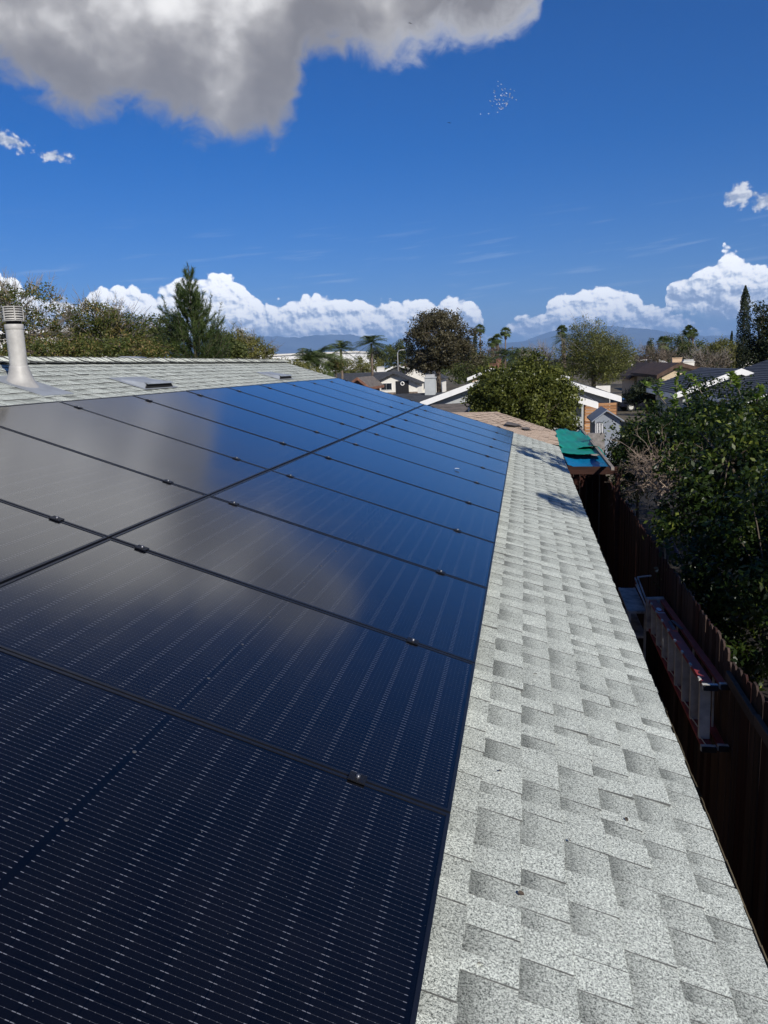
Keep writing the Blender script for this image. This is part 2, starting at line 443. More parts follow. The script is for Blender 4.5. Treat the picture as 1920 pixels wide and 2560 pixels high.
M['green_tarp'] = pm('green_tarp', (.010, .24, .16), .45, .12, 2.5, .25, .5, fine=12)
M['blue_tarp'] = pm('blue_tarp', (.003, .17, .35), .42, .12, 2.5, .25, .5, fine=12)
M['beam'] = wood_mat('old_beam', (.018, .008, .006), (.07, .03, .02), 'x')
M['rock'] = pm('grey_rock', (.20, .19, .175), .9, .4, 9, .5)
M['paver'] = pm('concrete_paver', (.22, .20, .18), .9, .3, 7, .4)
M['car'] = pm('dark_car_paint', (.006, .007, .016), .12, .1, 1, 0, .6)
M['tyre'] = pm('tyre', (.02, .02, .02), .8)
M['pole'] = pm('grey_pole', (.42, .42, .41), .6, .1, 3)
M['woodpole'] = pm('wood_pole', (.13, .10, .075), .9, .3, 4)
M['ground'] = pm('town_ground', (.115, .095, .062), .95, .5, .06, .3, fine=2)
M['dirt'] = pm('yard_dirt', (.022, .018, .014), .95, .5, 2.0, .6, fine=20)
M['hill'] = pm('mountain_rock', (.055, .060, .055), .95, .9, .0009)
M['bird_white'] = pm('white_bird', (.85, .85, .85), .6, .02)
M['bird_dark'] = pm('dark_bird', (.03, .03, .03), .6)
M['shed'] = pm('shed_paint', (.25, .275, .31), .6, .08, 3)
M['blue_pipe'] = pm('blue_pipe', (.03, .05, .16), .5, .2, 6)
L = {}
L['citrus'] = leafmat('citrus_leaf', (.005, .011, .003), (.026, .046, .008), (.22, .25, .045), .25, .36, .9, .64)
L['citrus_young'] = leafmat('young_leaf', (.06, .11, .02), (.13, .20, .035), (.24, .30, .07), .35, .32)
L['ficus'] = leafmat('ficus_leaf', (.028, .038, .009), (.085, .098, .020), (.22, .225, .055), .3, .38)
L['brown'] = leafmat('bronze_leaf', (.026, .023, .012), (.084, .074, .040), (.20, .175, .105), .25, .5, .5)
L['willow'] = leafmat('olive_leaf', (.035, .044, .012), (.125, .132, .036), (.25, .245, .075), .3, .5, .35)
L['autumn'] = leafmat('autumn_leaf', (.028, .044, .010), (.090, .110, .026), (.30, .19, .085), .3, .5, .9)
L['olive'] = leafmat('dull_green_leaf', (.022, .032, .010), (.075, .092, .026), (.17, .185, .06), .3, .5, .5)
L['yellow'] = leafmat('yellow_green_leaf', (.055, .060, .016), (.135, .135, .036), (.27, .25, .075), .3, .5, .5)
L['dark'] = leafmat('dark_leaf', (.008, .012, .007), (.022, .030, .014), (.06, .07, .03), .25, .4, .6)
L['greybare'] = leafmat('dry_leaf', (.06, .047, .036), (.14, .112, .085), (.24, .20, .155), .25, .6, .5)
L['pine'] = leafmat('pine_needle', (.012, .022, .008), (.036, .062, .017), (.11, .145, .042), .2, .45, .8)
L['cypress'] = leafmat('cypress_leaf', (.008, .014, .007), (.020, .030, .013), (.055, .07, .03), .15, .6, .8)
L['palm'] = leafmat('palm_leaf', (.022, .034, .012), (.075, .108, .034), (.20, .235, .09), .25, .4, .4)
L['palm_dry'] = leafmat('dry_palm_leaf', (.10, .06, .045), (.20, .12, .085), (.30, .2, .14), .25, .6, .4)

# ------------------------------------------------------------------ terrain and far things
ZG = -2.874
def grid_ground():
    mb = MB(); R_ = [0, 40, 120, 400, 1500, 6000, 20000, 48000]; n = 40
    mb.v.append((0, 0, ZG)); rings = []
    for r in R_[1:]:
        rings.append(len(mb.v))
        for k in range(n):
            a = 2*math.pi*k/n; mb.v.append((r*math.cos(a), r*math.sin(a), ZG))
    for k in range(n): mb.f.append((0, rings[0]+k, rings[0]+(k+1) % n)); mb.sm.append(False)
    for i in range(len(rings)-1):
        for k in range(n):
            k2 = (k+1) % n; mb.f.append((rings[i]+k, rings[i+1]+k, rings[i+1]+k2, rings[i]+k2)); mb.sm.append(False)
    return tag(mb.build('ground', M['ground']), 'flat brown and green ground of the neighbourhood', None, None, 'structure')
grid_ground()
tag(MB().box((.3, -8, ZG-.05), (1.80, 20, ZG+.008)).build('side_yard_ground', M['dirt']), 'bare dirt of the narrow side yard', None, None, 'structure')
tag(MB().box((1.90, -8, ZG-.05), (9, 24, ZG+.012)).build('garden_soil', M['dirt']), 'leaf littered soil coloured dark for the shade under the citrus trees', None, None, 'structure')  # dark sheet: leaf litter plus painted-in shade below the trees

def mountains():
    rs = np.random.RandomState(5)
    az = np.radians(np.linspace(-75, 60, 420)); rad = np.linspace(21000, 36000, 44)
    A, Rr = np.meshgrid(az, rad, indexing='ij')
    # ridged multifractal from random sines
    def nz(x, y, oct_=6, seed=0):
        r = np.random.RandomState(seed); h = np.zeros_like(x); amp = 1; fr = 1
        for o in range(oct_):
            v = 0
            for k in range(5):
                th = r.uniform(0, 6.28); ph = r.uniform(0, 6.28)
                v = v+np.sin((x*math.cos(th)+y*math.sin(th))*fr*r.uniform(.7, 1.4)+ph)
            h += amp*(1-np.abs(v/2.2)); amp *= .52; fr *= 2.05
        return h
    xx = Rr*np.sin(A); yy = Rr*np.cos(A)
    h = nz(xx/3600, yy/3600, 6, 3)
    prof = np.interp(np.degrees(az), [-75, -40, -25, -19, -16, -12, -9.5, -6, -3, 0, 3, 8, 12, 20, 60], [2.6, 2.6, 2.6, 2.65, 2.5, 2.6, 2.0, 1.6, 1.7, 2.2, 2.5, 2.2, 1.8, 1.4, 1.4])
    t = (Rr-21000)/15000
    env = np.clip(t*1.25, 0, 1)**.75
    hh = np.tan(np.radians(prof))[:, None]*Rr*env*(.62+.30*(h-.6))
    hh = np.where(t <= 0, -20, hh)
    V = np.stack([xx, yy, hh+ZG], -1).reshape(-1, 3)
    n0, n1 = A.shape
    I = np.arange(n0*n1).reshape(n0, n1)
    Fc = np.stack([I[:-1, :-1], I[1:, :-1], I[1:, 1:], I[:-1, 1:]], -1).reshape(-1, 4)
    me = bpy.data.meshes.new('mountains'); me.from_pydata(V.tolist(), [], Fc.tolist()); me.materials.append(M['hill'])
    me.polygons.foreach_set('use_smooth', [True]*len(me.polygons))
    o = bpy.data.objects.new('mountains', me); C.objects.link(o)
    global HMAX; HMAX = float(V[:, 2].max()); print('HMAX', HMAX)
    tag(o, 'long blue mountain range under the cloud bank', None, None, 'structure')
mountains()

# ------------------------------------------------------------------ own house: roof
def keep(o, parent):           # parent an object whose mesh is in world coordinates
    o.parent = parent
    q = parent; t = Vector((0, 0, 0))
    while q is not None: t += q.location+(q.matrix_parent_inverse.translation if q.parent else Vector((0, 0, 0))); q = q.parent
    o.matrix_parent_inverse = Matrix.Translation(-t)
    return o
def buildw(mb, name, mat, parent): return keep(mb.build(name, mat), parent)

H = .13
RO = Vector((0, 0, -H/math.cos(TH))); RS = Vector((math.cos(TH), 0, -math.sin(TH))); RU = Vector((0, 1, 0)); RN = Vector((math.sin(TH), 0, math.cos(TH)))
def rp(s, u, h=0.0): return RO+RS*s+RU*u+RN*h
S_E, S_R, U0, U1 = .917, -5.02, -6.0, 12.72
XR = rp(S_R, 0).x; ZR = rp(S_R, 0).z
house = thing('house', 'single storey house with pale grey shingle roof under the solar panels', 'house', (-4.7, 3, ZG))
mb = MB()
mb.hexa([rp(S_R, U0, -.09), rp(S_E-.02, U0, -.09), rp(S_E-.02, U1-.015, -.09), rp(S_R, U1-.015, -.09), rp(S_R, U0, -.004), rp(S_E-.02, U0, -.004), rp(S_E-.02, U1-.015, -.004), rp(S_R, U1-.015, -.004)])
roof = buildw(mb, 'roof', M['deck'], house)
roof['label'] = 'near slope of the roof, pale grey laminated shingles'
# far slope
def mir(p): return Vector((2*XR-p.x, p.y, p.z))
mb = MB(); q = [rp(S_R-.03, U0, 0), rp(S_E, U0, 0), rp(S_E, U1, 0), rp(S_R-.03, U1, 0)]
mb.hexa([mir(p)-Vector((0, 0, .09)) for p in (q[1], q[0], q[3], q[2])]+[mir(p) for p in (q[1], q[0], q[3], q[2])])
buildw(mb, 'roof_back_slope', M['shingle'], house)
buildw(MB().box((2*XR-.35, U0+.3, ZG), (.35, U1-.45, -.46)), 'wall', M['wall_own'], house)
mb = MB(); ye = U1-.45
mb.poly([(2*XR-.35, ye, -.46), (.35, ye, -.46), (XR, ye, ZR-.12)][::-1]); buildw(mb, 'gable_wall', M['wall_own'], house)
mb = MB(); e0 = rp(S_E-.03, U0, -.1); e1 = rp(S_E-.03, U1-.02, -.1)
mb.hexa([e0+Vector((-.02, 0, -.14)), e0+Vector((.0, 0, -.14)), e1+Vector((.0, 0, -.14)), e1+Vector((-.02, 0, -.14)), e0+Vector((-.02, 0, .0)), e0, e1, e1+Vector((-.02, 0, .0))])
buildw(mb, 'eave_fascia', M['fascia_own'], house)
a = rp(S_E-.03, U1-.012, -.012); b = rp(S_R, U1-.012, -.012)
mb = MB(); mb.hexa([a+Vector((0, 0, -.16)), a+Vector((0, .02, -.16)), b+Vector((0, .02, -.16)), b+Vector((0, 0, -.16)), a, a+Vector((0, .02, 0)), b+Vector((0, .02, 0)), b])
buildw(mb, 'rake_fascia', M['fascia_own'], house)

rng = random.Random(7)
EXPO = .1427
def shingle_geo(s0, u0, u1, hb, lift=0.0):
    # one tab: butt end (downslope) thick, head end thin; returns verts and faces
    e = .0012
    s1 = s0-EXPO-.012
    j = rng.uniform(-.005, .004)
    P = [rp(s1, u0+e, -.004), rp(s0+j, u0+e, -.004), rp(s0+j, u1-e, -.004), rp(s1, u1-e, -.004),
         rp(s1, u0+e, .0005), rp(s0+j, u0+e, hb+lift), rp(s0+j+rng.uniform(-.001, .001), u1-e, hb+lift), rp(s1, u1-e, .0005)]
    return P
FACES = ((4, 5, 6, 7), (0, 1, 5, 4), (1, 2, 6, 5), (2, 3, 7, 6))
tabs = []
def course(i, s0, ua, ub):
    u = ua-rng.uniform(0, .2); hi = rng.random() < .5
    while u < ub:
        w = rng.choice((.065, .08, .095, .11, .125, .15, .18))*rng.uniform(.93, 1.07)
        a, b = max(u, ua), min(u+w, ub)
        if b-a > .03:
            tone = rng.uniform(.55, 1.0) if hi else rng.uniform(0.0, .42)
            hb = .0070 if hi else .0040
            tabs.append((s0, a, b, hb+rng.uniform(0, .0015)+(rng.random() < .03)*.006, tone))
        u += w; hi = not hi if rng.random() < .9 else hi
for i in range(42):
    s0 = S_E-i*EXPO
    if s0 < S_R+.04: break
    if s0-EXPO > .12 and False: continue
    if s0 > -.06: course(i, s0, U0, U1)
    elif s0 < -3.30: course(i, s0, 1.2, U1)
def dist(t):
    p = rp(t[0], (t[1]+t[2])/2); d = p-CAM
    fwd = d.dot(_f)
    if fwd < .3: return 999
    px = 960+F*d.dot(_r)/fwd; py = 1280-F*d.dot(_u)/fwd
    if not (-60 < px < 1980 and -60 < py < 2660): return 500+d.length
    return d.length if t[0] > -.1 else d.length*.62
tabs.sort(key=dist)
def tab_mesh(items, name):
    V, Fc, tone, ac = [], [], [], []
    for t in items:
        n = len(V); P = shingle_geo(*t[:4]); V += [tuple(p) for p in P]
        Fc += [tuple(n+k for k in f) for f in FACES]
        tone += [t[4]]*8; ac += [1, 0, 0, 1, 1, 0, 0, 1]
    me = bpy.data.meshes.new(name); me.from_pydata(V, [], Fc); me.materials.append(M['shingle']); me.materials.append(M['edge'])
    me.polygons.foreach_set('material_index', [0, 1, 1, 1]*len(items))
    at = me.attributes.new('tone', 'FLOAT', 'POINT'); at.data.foreach_set('value', tone)
    at = me.attributes.new('across', 'FLOAT', 'POINT'); at.data.foreach_set('value', ac)
    return me
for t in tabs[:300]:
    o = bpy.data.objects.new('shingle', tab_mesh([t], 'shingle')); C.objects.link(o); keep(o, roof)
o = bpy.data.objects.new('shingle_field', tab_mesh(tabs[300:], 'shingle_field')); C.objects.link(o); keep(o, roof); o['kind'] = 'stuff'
# ridge caps
V = []; me = None
def cap_mesh(k):
    mb = MB(); n = 6; L_ = .25; w = .150
    for j, (yy, lift) in enumerate(((0, .030), (L_, .012))):
        for i in range(n+1):
            t = (i/n-.5)*2; a = abs(t)*w; z = -a*math.tan(TH)*min(1, abs(t)*1.2+.1)
            mb.v.append((t*w+rng.uniform(-.004, .004), yy+rng.uniform(-.006, .006)*(j == 0), z+lift+rng.uniform(-.003, .005)))
        for i in range(n+1):
            q = mb.v[len(mb.v)-n-1]; mb.v.append((q[0], q[1], q[2]-.008))
    s = 2*(n+1)
    for i in range(n):
        mb.f.append((i, i+1, s+i+1, s+i)); mb.f.append((n+1+i+1, n+1+i, i, i+1)[::-1]); mb.sm += [True, False]
    mb.f.append((0, s, s+n+1, n+1)); mb.f.append((n, n+n+1, s+n+n+1, s+n)); mb.sm += [False, False]
    me = mb.mesh('ridge_cap', M['shingle']); me.materials.append(M['edge'])
    me.polygons.foreach_set('material_index', [0, 1]*n+[1, 1])
    tone = rng.uniform(.35, .9)
    at = me.attributes.new('tone', 'FLOAT', 'POINT'); at.data.foreach_set('value', [tone]*len(mb.v))
    at = me.attributes.new('across', 'FLOAT', 'POINT'); at.data.foreach_set('value', [.1]*len(mb.v))
    return me
caps = [cap_mesh(k) for k in range(6)]
u = 1.5
while u < U1-.1:
    o = inst('ridge_cap', caps[rng.randrange(6)], None, (XR+rng.uniform(-.006, .006), u, ZR+.018)); keep(o, roof)
    u += .137

# plumbing vent pipe
b = rp(0, 0); bx, by = -4.09, 3.02
bz = RO.z - bx*math.tan(TH)
pipe = thing('vent_pipe', 'tall grey metal vent pipe with louvred cap rising from the shingles', 'vent pipe', (bx, by, bz))
MB().lathe([(.072, -.03), (.072, .50)], 28).build('pipe', M['galv'], pipe)
MB().lathe([(.0745, .462), (.077, .466), (.077, .50), (.0745, .505), (.073, .505)], 28).build('collar', M['galv'], pipe)
mb = MB(); mb.lathe([(.165, -.10), (.15, -.05), (.118, .02), (.094, .09), (.080, .135), (.078, .155), (.073, .158)], 28)
for i, v in enumerate(mb.v):       # foot of the cone follows the slope
    if v[2] < .09: mb.v[i] = (v[0], v[1], max(v[2], -v[0]*math.tan(TH)+.004)) if v[2] <= -.05 else v
mb.build('flashing_cone', M['galv'], pipe)
mb = MB(); fl = []
for sx, sy in ((-.2, -.2), (.33, -.2), (.33, .26), (-.2, .26)):
    fl.append((sx, sy, -sx*math.tan(TH)+.0125))
mb.hexa([(p[0], p[1], p[2]-.006) for p in fl]+fl); mb.build('flashing_plate', M['ventgrey'], pipe)
capo = MB().lathe([(.060, .51), (.060, .53)], 24).build('cap_neck', M['black'], pipe)
mb = MB(); mb.lathe([(.0, .645), (.088, .642), (.0895, .652), (.0, .66)], 28); mb.lathe([(.060, .53), (.088, .53), (.088, .537), (.060, .537)], 28); mb.lathe([(.055, .53), (.055, .645)], 24)
capm = mb.build('cap', M['galv'], pipe)
for k in range(5):
    z = .538+k*.0205; MB().lathe([(.066, z+.019), (.086, z+.004), (.0875, z+.0055), (.068, z+.021)], 28).build('louvre', M['galv'], capm)
for k in range(6):
    a = math.radians(60*k+15); MB().bar((.0885*math.cos(a), .0885*math.sin(a), .535), (.0885*math.cos(a), .0885*math.sin(a), .645), .011, .004, (math.cos(a), math.sin(a), 0)).build('strap', M['galv'], capm)

# low slanted roof vents
def slant_vent(s, u, label, w=.62):
    o = rp(s, u); t = thing('roof_vent', label, 'vent', o, 'low metal vents on the upper roof')
    def L_(a, b, h): return RS*a+RU*b+RN*h
    d = .30
    mb = MB(); mb.hexa([L_(-d-.09, -.09, .009), L_(.04, -.09, .011), L_(.04, w+.09, .011), L_(-d-.09, w+.09, .009), L_(-d-.09, -.09, .012), L_(.04, -.09, .0135), L_(.04, w+.09, .0135), L_(-d-.09, w+.09, .012)])
    mb.build('flange', M['ventgrey'], t)
    mb = MB(); mb.hexa([L_(-d, .0, .012), L_(.0, -.03, .012), L_(.0, w+.03, .012), L_(-d, w, .012), L_(-d, .03, .022), L_(-.015, .012, .066), L_(-.015, w-.012, .066), L_(-d, w-.03, .022)])
    mb.build('hood', M['ventgrey'], t)
    mb = MB(); mb.hexa([L_(-.02, -.005, .014), L_(.012, -.02, .014), L_(.012, w+.02, .014), L_(-.02, w+.005, .014), L_(-.02, .03, .056), L_(-.003, .02, .050), L_(-.003, w-.02, .050), L_(-.02, w-.03, .056)])
    mb.build('opening', M['black'], t)
    mb = MB(); mb.hexa([L_(-.03, .0, .066), L_(.018, -.006, .060), L_(.018, w+.006, .060), L_(-.03, w, .066), L_(-.03, .0, .070), L_(.018, -.006, .064), L_(.018, w+.006, .064), L_(-.03, w, .070)])
    mb.build('drip_edge', M['ventgrey'], t)
slant_vent(-3.97, 4.66, 'low slanted grey metal vent beside the tall vent pipe')
slant_vent(-3.97, 9.35, 'low slanted grey metal vent near the far gable end')
p = W(371, 899, 6.4)
mb = MB()
for k in range(9):
    a = math.pi*k/8
    for yy in (0, .55): mb.v.append((0.02+.0*k, 0, 0)) if False else mb.v.append((-.13-.14*math.cos(a), yy, .11*math.sin(a)))
for k in range(8): mb.f.append((2*k, 2*k+1, 2*k+3, 2*k+2)); mb.sm.append(True)
mb.f.append(tuple(range(0, 18, 2))); mb.f.append(tuple(range(1, 18, 2))[::-1]); mb.sm += [False, False]
t = thing('dome_vent', 'rounded grey vent hood behind the roof ridge', 'vent', (XR-.05, p.y, ZR-.04))
mb.build('hood', M['ventgrey'], t)
MB().box((-.30, -.03, -.09), (.05, .58, .004)).build('base', M['ventgrey'], t)

# ------------------------------------------------------------------ solar array
DU, LP, WP, HP, GAP = 1.146, 1.734, 1.134, 1.722, .012
def pt(v, u, h=0.0): return Vector((-v*math.cos(TH), u, v*math.sin(TH)))+RN*h    # v up the slope, h above the panel top plane
ROT = Matrix((RS, RU, RN)).transposed()      # local x downslope, y along the eave, z normal
def local(mb): return mb
glass_me = MB().poly([(-.010, .010, -.0022), (-.010, WP-.010, -.0022), (-HP+.010, WP-.010, -.0022), (-HP+.010, .010, -.0022)][::1]).mesh('glass', M['glass'])
if glass_me.polygons[0].normal.z < 0: glass_me.flip_normals()
def railmesh(x0, x1, y0, y1):
    mb = MB(); mb.box((x0, y0, -.035), (x1, y1, 0)); me = mb.mesh('frame_rail', M['frame']); return me
r_bot = railmesh(-.011, 0, 0, WP); r_top = railmesh(-HP, -HP+.011, 0, WP)
r_l = railmesh(-HP+.011, -.011, 0, .011); r_r = railmesh(-HP+.011, -.011, WP-.011, WP)
back = MB().box((-HP+.02, .02, -.012), (-.02, WP-.02, -.008)).mesh('backsheet', M['frame'])
mb = MB()
dotm = MB().lathe([(.0, .0), (.0055, .0), (.006, -.0015)][::-1], 10).mesh('junction_dot', M['rail'])
ORD = ['first', 'second', 'third', 'fourth', 'fifth', 'sixth', 'seventh', 'eighth', 'ninth', 'tenth', 'eleventh', 'twelfth', 'thirteenth']
ang = ROT.to_euler()
prng = random.Random(3)
for row, name in ((0, 'lower row by the eave'), (1, 'upper row by the ridge')):
    for k in range(9, -3 if row == 0 else -2, -1):
        t = thing('solar_panel', 'black solar panel in the %s, %s from far gable end' % (name, ORD[9-k]), 'solar panel',
                  pt(row*LP, k*DU), 'solar panels on the roof', ang)
        t.rotation_euler = (ang.x+prng.uniform(-.0012, .0012), ang.y+prng.uniform(-.0012, .0012), ang.z)
        inst('glass', glass_me, t)
        for me in (r_bot, r_top, r_l, r_r): inst('frame_rail', me, t)
        inst('backsheet', back, t)
        if row == 0 and k < 1:
            for d in (.31, .63, .95): inst('junction_dot', dotm, t, (-.861, d-.055, -.0012))
# mounting rails
for row in (0, 1):
    for fr in (.163, .903 if row == 0 else .898):
        v = (row+fr-(.01 if row else 0))*LP
        mb = MB(); a = pt(v, -2*DU-.1, -.058); b = pt(v, 10*DU-GAP+.06, -.058)
        mb.bar(a, b, .04, .042, RN)
        where = {(0, 0): 'below the lower panels near the eave', (0, 1): 'below the lower panels near the middle seam', (1, 0): 'below the upper panels near the middle seam', (1, 1): 'below the upper panels near the ridge'}[(row, int(fr > .5))]
        o = mb.build('mounting_rail', M['rail']); tag(o, 'dark mounting rail running '+where, 'rail', 'mounting rails')
cl_plate = MB().box((-.026, -.021, .001), (.026, .021, .0055)).mesh('plate', M['clamp'])
cl_lip = MB().box((-.021, -.0045, -.030), (.021, .0045, .001)).mesh('stem', M['clamp'])
cl_bolt = MB().lathe([(.0, .014), (.0062, .0135), (.0066, .0046)][::-1], 8).mesh('bolt_head', M['bolt'])
for k in range(10, -2, -1):
    for v, wh in ((.163, 'low in the lower row'), (.903, 'high in the lower row'), (1.149, 'low in the upper row'), (1.897, 'high in the upper row')):
        if k == -1 and v > 1: continue
        end = k == 10
        lab = ('small dark end clamp on the far gable side, '+wh) if end else ('small dark mid clamp %s, seam %s from the far gable end' % (wh, ORD[9-k]))
        t = thing('panel_clamp', lab, 'clamp', pt(v*LP, k*DU-GAP/2), 'panel clamps', ang)
        inst('plate', cl_plate, t); inst('stem', cl_lip, t); inst('bolt_head', cl_bolt, t)

# ------------------------------------------------------------------ foliage tools
def leaf_object(name, cen, nrm, size, asp, mat, parent, rs, kind='stuff', fold=.0):
    # rhombic leaves: cen (n,3), nrm (n,3) leaf normals, size (n,)
    n = len(cen)
    t = rs.normal(size=(n, 3)); t -= (t*nrm).sum(1, keepdims=True)*nrm
    t /= np.linalg.norm(t, axis=1, keepdims=True)+1e-9
    b = np.cross(nrm, t); s = size[:, None]
    V = np.stack([cen-t*s*.5, cen+b*s*asp*.5+nrm*s*.08, cen+t*s*.5, cen-b*s*asp*.5+nrm*s*.08], 1).reshape(-1, 3)
    tone = np.repeat(np.clip(rs.beta(2, 2.2, n), 0, 1), 4)
    return quads(name, V, tone, mat, parent, kind)
def quads(name, V, tone, mat, parent, kind='stuff', n=4):
    k = len(V)//n
    me = bpy.data.meshes.new(name)
    me.vertices.add(len(V)); me.vertices.foreach_set('co', np.ascontiguousarray(V, dtype=np.float32).ravel())
    me.loops.add(k*n); me.loops.foreach_set('vertex_index', np.arange(k*n, dtype=np.int32))
    me.polygons.add(k); me.polygons.foreach_set('loop_start', np.arange(0, k*n, n, dtype=np.int32))
    me.update(calc_edges=True)
    me.materials.append(mat)
    at = me.attributes.new('tone', 'FLOAT', 'POINT'); at.data.foreach_set('value', np.asarray(tone, dtype=np.float32))
    o = bpy.data.objects.new(name, me); C.objects.link(o)
    if parent is not None: keep(o, parent)
    if kind: o['kind'] = kind
    return o
def unit(v): return v/(np.linalg.norm(v, axis=-1, keepdims=True)+1e-9)
def clumps(cen, rad, n, rs, shell=.55):
    d = unit(rs.normal(size=(n, 3))); r = (shell+(1-shell)*rs.rand(n, 1))**.8
    r = np.where(rs.rand(n, 1) < .25, rs.rand(n, 1)**.5*.8, r)
    return np.array(cen)+d*r*np.array(rad)
def clump_leaves(cc, cr, per, rs, updroop=.3):
    n = len(cc)*per
    c = np.repeat(cc, per, 0); r = np.repeat(cr, per)
    d = unit(rs.normal(size=(n, 3))); q = rs.rand(n)**.45
    P = c+d*(r*q)[:, None]*np.array([1, 1, .8])
    nr = unit(d+rs.normal(size=(n, 3))*.75+np.array([0, 0, updroop]))
    return P, nr
def skeleton(base, cc, rs, r0, trunk_top, nlimb=6, twig=True):
    # tapered trunk, limbs towards groups of clumps, finer branches to the clumps
    mb = MB(); base = Vector(base); top = Vector(trunk_top)
    mid = base.lerp(top, .5)+Vector((rs.uniform(-.1, .1), rs.uniform(-.1, .1), 0))*(top-base).length*.3
    mb.tube([base, mid, top], [r0, r0*.8, r0*.6], 7)
    idx = np.argsort(rs.rand(len(cc)))
    limbs = [Vector(cc[i]) for i in idx[:nlimb]]
    ends = []
    for e in limbs:
        m_ = top.lerp(e, .5)+Vector((rs.uniform(-.15, .15), rs.uniform(-.15, .15), rs.uniform(0, .2)))*(e-top).length
        mb.tube([top-Vector((0, 0, r0)), m_, e], [r0*.5, r0*.3, r0*.1], 5); ends.append((m_, e))
    if twig:
        for i in idx[nlimb:nlimb+60]:
            c = Vector(cc[i]); m_, e = min(ends, key=lambda q: (q[0]-c).length)
            mb.tube([m_, m_.lerp(c, .6)+Vector((0, 0, .05)), c], [r0*.18, r0*.12, r0*.04], 4, caps=False)
    return mb
def tree(name, label, lobes, leaf, size, asp, nclump, per, crad, seed, trunk=.12, base=None, bark='bark', cat='tree', group=None, shell=.55, twigs=0, droop=.3, twigmat=None):
    rs = np.random.RandomState(seed); cc = []
    tot = sum(l[1][0]*l[1][1]*l[1][2] for l in lobes)**1
    for cen, rad in lobes:
        k = max(4, int(nclump*(rad[0]*rad[1]*rad[2])/tot)); cc.append(clumps(cen, rad, k, rs, shell))
    cc = np.concatenate(cc)
    cc = cc[cc[:, 2] > ZG+.25]
    c0 = np.mean([l[0] for l in lobes], 0)
    if base is None: base = (c0[0], c0[1], ZG)
    t = thing(name, label, cat, base, group)
    cr = crad*rs.uniform(.6, 1.25, len(cc))
    P, nr = clump_leaves(cc, cr, per, rs, droop)
    leaf_object('crown', P, nr, size*rs.uniform(.6, 1.3, len(P)), asp, L[leaf], t, rs)
    zt = max(ZG+.6, float(c0[2])-.35*max(l[1][2] for l in lobes))
    buildw(skeleton(base, cc, rs, trunk, (c0[0]*.6+base[0]*.4, c0[1]*.6+base[1]*.4, zt)), 'trunk', M[bark], t)
    if twigs:
        mb = MB()
        for i in range(twigs):
            a = Vector(cc[rs.randint(len(cc))]); d = (a-Vector(c0)).normalized()+Vector((rs.normal()*.4, rs.normal()*.4, .5+rs.rand()*.5))
            d.normalize(); l = rs.uniform(.5, 1.2)*crad*2.2
            q = a+d*l*.5+Vector((rs.normal()*.06, rs.normal()*.06, 0))*l
            e = a+d*l; mb.tube([a, q, e], [.012, .008, .003], 3, caps=False, smooth=False)
            for s_ in range(2):
                dd = (d+Vector((rs.normal()*.6, rs.normal()*.6, rs.normal()*.3))).normalized()
                mb.tube([q, q+dd*l*.4], [.006, .002], 3, caps=False, smooth=False)
        buildw(mb, 'twigs', M[twigmat or 'bark_grey'], t)['kind'] = 'stuff'
    return t
def lobe(cx, cy, rx, ry, Y, depth=1.0):
    c = W(cx, cy, Y); s = (W(cx+10, cy, Y)-c).length/10; s2 = (W(cx, cy+10, Y)-c).length/10
    return (tuple(c), (rx*s, rx*s*depth, ry*s2))

# ------------------------------------------------------------------ side yard: fence
FX, FT = 1.845, -1.105
fence = thing('wooden_fence', 'tall weathered red picket fence along the dark side yard', 'fence', (FX, 4, ZG))
y = -3.2; k = 0; rng = random.Random(11)
while y < 19:
    w = rng.uniform(.128, .142); top = FT+rng.uniform(-.035, .02)
    if 2.2 < y < 3.3: top -= rng.uniform(0, .10)
    x0 = FX+rng.uniform(-.006, .006); lean = rng.uniform(-.012, .012)
    if not (3.62 < y < 3.70):
        mb = MB(); c = .03
        prof = [(0, ZG+.02), (w-.006, ZG+.02), (w-.006+lean, top-c-rng.uniform(0, .03)), (w-.006-c+lean, top+rng.uniform(-.02, .01)), (c+lean, top), (lean, top-c)]
        n = len(mb.v); mb.v += [(x0, y+a, z) for a, z in prof]+[(x0+.017, y+a, z) for a, z in prof]
        mb.f.append(tuple(range(n, n+6))[::-1]); mb.f.append(tuple(range(n+6, n+12)))
        for i in range(6): mb.f.append((n+i, n+(i+1) % 6, n+6+(i+1) % 6, n+6+i))
        mb.sm += [False]*8
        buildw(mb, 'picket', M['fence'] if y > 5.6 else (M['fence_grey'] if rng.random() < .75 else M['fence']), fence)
    y += w+rng.uniform(0.001, .007)
for y0, y1 in ((-2.5, .25), (.25, 2.35), (2.35, 3.15)):
    buildw(MB().bar((FX-.035, y0, -1.30), (FX-.035, y1-.01, -1.285), .035, .085), 'fence_rail', M['fence_rail'], fence)
for y0 in (3.3, 5.7, 8.1, 10.5):
    buildw(MB().bar((FX+.04, y0, -1.36), (FX+.04, y0+2.35, -1.36), .035, .085), 'fence_rail', M['fence_rail'], fence)
for y0 in range(-2, 18):
    if y0 % 2 == 0 and y0 > 3: buildw(MB().box((FX+.024, y0, ZG), (FX+.11, y0+.09, FT-.12)), 'fence_post', M['fence_grey'], fence)
# blue sheet of metal fixed above a stretch of fence and a pipe beyond
rngs = random.Random(2)
mb = MB(); mb.tube([(2.62, 10.4, -1.75), (2.6, 8.9, -1.95), (2.6, 7.3, -2.05), (2.63, 6.4, -2.2)], .028, 8)
tag(mb.build('blue_pipe', M['blue_pipe']), 'long dark blue pipe lying beyond the fence under the leaves', 'pipe')

